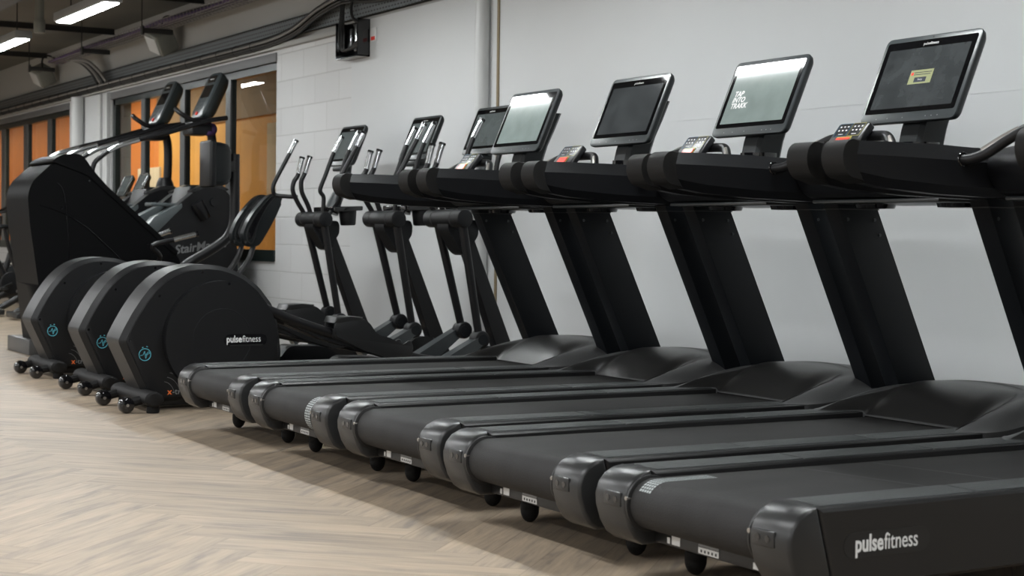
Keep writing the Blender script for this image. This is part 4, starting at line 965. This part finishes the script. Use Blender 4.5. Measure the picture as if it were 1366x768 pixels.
# ------------------------------------------------------------------ upright bikes deep in the room
def make_upright():
    O = (4.8, 17.2, 0)
    t = empty('upright_bike', (4.8, 17.2, 0), 'x', 'exercise bike', 'exercise bikes beyond the stair climbers')
    MB(O).prism(fillet([(4.35, .12), (4.42, .55), (4.70, .75), (5.05, .70), (5.15, .40), (5.05, .12)], .08, 5), 17.08, 17.32, .03).build('body', 'smblack', t)
    MB(O).box(4.15, 4.25, 16.9, 17.5, 0, .10, .02).box(5.1, 5.2, 16.9, 17.5, 0, .10, .02).box(4.15, 5.2, 17.13, 17.27, .03, .12, .01).build('base', 'frame', t)
    MB(O).tube([(4.52, 17.2, .5), (4.44, 17.2, .95)], .035, 12, 0).build('seat_post', 'tube', t)
    MB(O).loft([[(4.42+dx+a*math.cos(u), 17.2+b*math.sin(u), z) for u in [2*PI*i/20 for i in range(20)]] for z, a, b, dx in ((.94, .06, .04, 0), (.97, .13, .09, 0), (1.0, .12, .08, 0))]).build('saddle', 'pad', t)
    MB(O).tube([(4.95, 17.2, .6), (5.05, 17.2, 1.0), (5.13, 17.2, 1.40)], .04, 12, 3).build('console_post', 'smblack', t)
    MB(O).tube([(4.85, 17.0, 1.30), (5.0, 16.98, 1.27), (5.08, 17.1, 1.30), (5.10, 17.2, 1.32), (5.08, 17.3, 1.30), (5.0, 17.42, 1.27), (4.85, 17.4, 1.30)], .018, 10, 4).build('handlebar', 'tube', t)
    a = math.radians(25); up = Vector((math.sin(a), 0, math.cos(a))); n = Vector((-math.cos(a), 0, math.sin(a))); c = Vector((5.08, 17.2, 1.52))
    pts = fillet([(-.15, -.13), (.15, -.13), (.15, .13), (-.15, .13)], .03, 4)
    cn = MB(O).loft([[c+Vector((0, p[0]*q, 0))+up*p[1]*q+n*d for p in pts] for d, q in ((-.05, .8), (-.01, 1), (0, .97))]).build('console', 'smshell', t, 40)
    p2 = [(-.105, -.07), (.105, -.07), (.105, .10), (-.105, .10)]
    MB(O).loft([[c+Vector((0, p[0], 0))+up*p[1]+n*d for p in p2] for d in (0, .002)]).build('display', 'lcd3', cn, smooth=False)
    k = MB(O); k.ring(c+n*.004, n, .12, .004, 4, 4); k.bm.free()
    MB(O).tube([c+Vector((0, .135, 0))-up*.11+n*.004, c+Vector((0, .135, 0))+up*.11+n*.004], .006, 6, 0).tube([c+Vector((0, -.135, 0))-up*.11+n*.004, c+Vector((0, -.135, 0))+up*.11+n*.004], .006, 6, 0).tube([c+Vector((0, -.135, 0))+up*.115+n*.004, c+Vector((0, .135, 0))+up*.115+n*.004], .006, 6, 0).build('console_trim', 'chrome', cn)
    return t
ub = make_upright(); ub['label'] = 'exercise bike console nearest the farther stair climber, grey screen'
for (dx, y, lb) in ((.22, 17.9, 'exercise bike whose console shows just left of the nearer bike console'),):
    o = copy_tree(ub); o.location = (4.8+dx, y, 0); o['label'] = lb
ub.location = (4.95, 17.1, 0)

# ------------------------------------------------------------------ indoor cycles at the far left
def make_spin():
    O = (4.5, 18.5, 0)
    t = empty('indoor_cycle', (4.5, 18.5, 0), 'x', 'indoor cycle', 'indoor cycles by the far window')
    MB(O).box(4.02, 4.10, 18.24, 18.76, .02, .09, .02).build('rear_foot', 'cap', t)
    MB(O).box(4.92, 5.0, 18.24, 18.76, .02, .09, .02).build('front_foot', 'cap', t)
    MB(O).tube([(4.06, 18.5, .07), (4.45, 18.5, .24), (4.95, 18.5, .07)], .04, 12, 3).build('base_tube', 'frame', t)
    MB(O).tube([(4.15, 18.5, 1.03), (4.20, 18.5, .80), (4.32, 18.5, .50), (4.45, 18.5, .24)], [.022, .024, .042, .045], 12, 3).build('seat_post', 'tube', t)
    sd_ = MB(O)
    sd_.loft([[(4.02+.02, 18.5+yy, 1.03+zz) for yy, zz in ((-.07, 0), (-.05, .04), (.05, .04), (.07, 0), (.04, -.02), (-.04, -.02))],
              [(4.12, 18.5+yy, 1.05+zz) for yy, zz in ((-.085, 0), (-.06, .03), (.06, .03), (.085, 0), (.05, -.02), (-.05, -.02))],
              [(4.22, 18.5+yy, 1.045+zz) for yy, zz in ((-.03, 0), (-.02, .03), (.02, .03), (.03, 0), (.02, -.02), (-.02, -.02))],
              [(4.30, 18.5+yy, 1.04+zz) for yy, zz in ((-.02, 0), (-.014, .02), (.014, .02), (.02, 0), (.014, -.02), (-.014, -.02))]]).build('saddle', 'pad', t, 60)
    MB(O).tube([(4.45, 18.5, .24), (4.60, 18.5, .62), (4.68, 18.5, .95), (4.70, 18.5, 1.20)], [.045, .04, .03, .024], 12, 3).build('handlebar_post', 'tube', t)
    MB(O).tube([(4.88, 18.28, 1.34), (4.74, 18.28, 1.27), (4.66, 18.38, 1.24), (4.66, 18.5, 1.24), (4.66, 18.62, 1.24), (4.74, 18.72, 1.27), (4.88, 18.72, 1.34)], .018, 10, 4).build('handlebar', 'tube', t)
    MB(O).cyl((4.72, 18.47, .34), (4.72, 18.53, .34), .23, n=40, bev=.01).build('flywheel', 'smblack', t)
    MB(O).ring((4.72, 18.5, .34), (0, 1, 0), .235, .012, 40, 6).build('flywheel_rim', 'chrome', t)
    MB(O).prism(circ(4.42, .36, .14, 24)+[], 18.40, 18.44, .01).build('chain_guard', 'black', t)
    for s in (-1, 1):
        MB(O).tube([(4.42, 18.5+s*.1, .36), (4.42+s*.13, 18.5+s*.12, .30)], .014, 8, 0).box(4.38+s*.13, 4.48+s*.13, 18.5+s*.19-.05, 18.5+s*.19+.05, .28, .31, .006).build('crank', 'cap', t)
    return t
sp = make_spin()
SL = ['indoor cycle nearest the black slanted machine at the left edge', 'indoor cycle second from the black slanted machine, at the left edge', 'third indoor cycle of the row by the far window', 'fourth indoor cycle of the row by the far window', 'last indoor cycle of the row by the far window']
for i, y in enumerate((18.9, 19.8, 20.7, 21.6, 22.5)):
    o = sp if i == 0 else copy_tree(sp)
    o.location = (4.78, y, 0); o['label'] = SL[i]

# ------------------------------------------------------------------ world and view
w = bpy.data.worlds.new('world'); scene.world = w; w.use_nodes = True
w.node_tree.nodes['Background'].inputs[0].default_value = (.6, .65, .7, 1); w.node_tree.nodes['Background'].inputs[1].default_value = .05
vs = scene.view_settings; vs.view_transform = 'Standard'; vs.look = 'None'; vs.exposure = -.08; vs.gamma = 1.; vs.use_curve_mapping = False
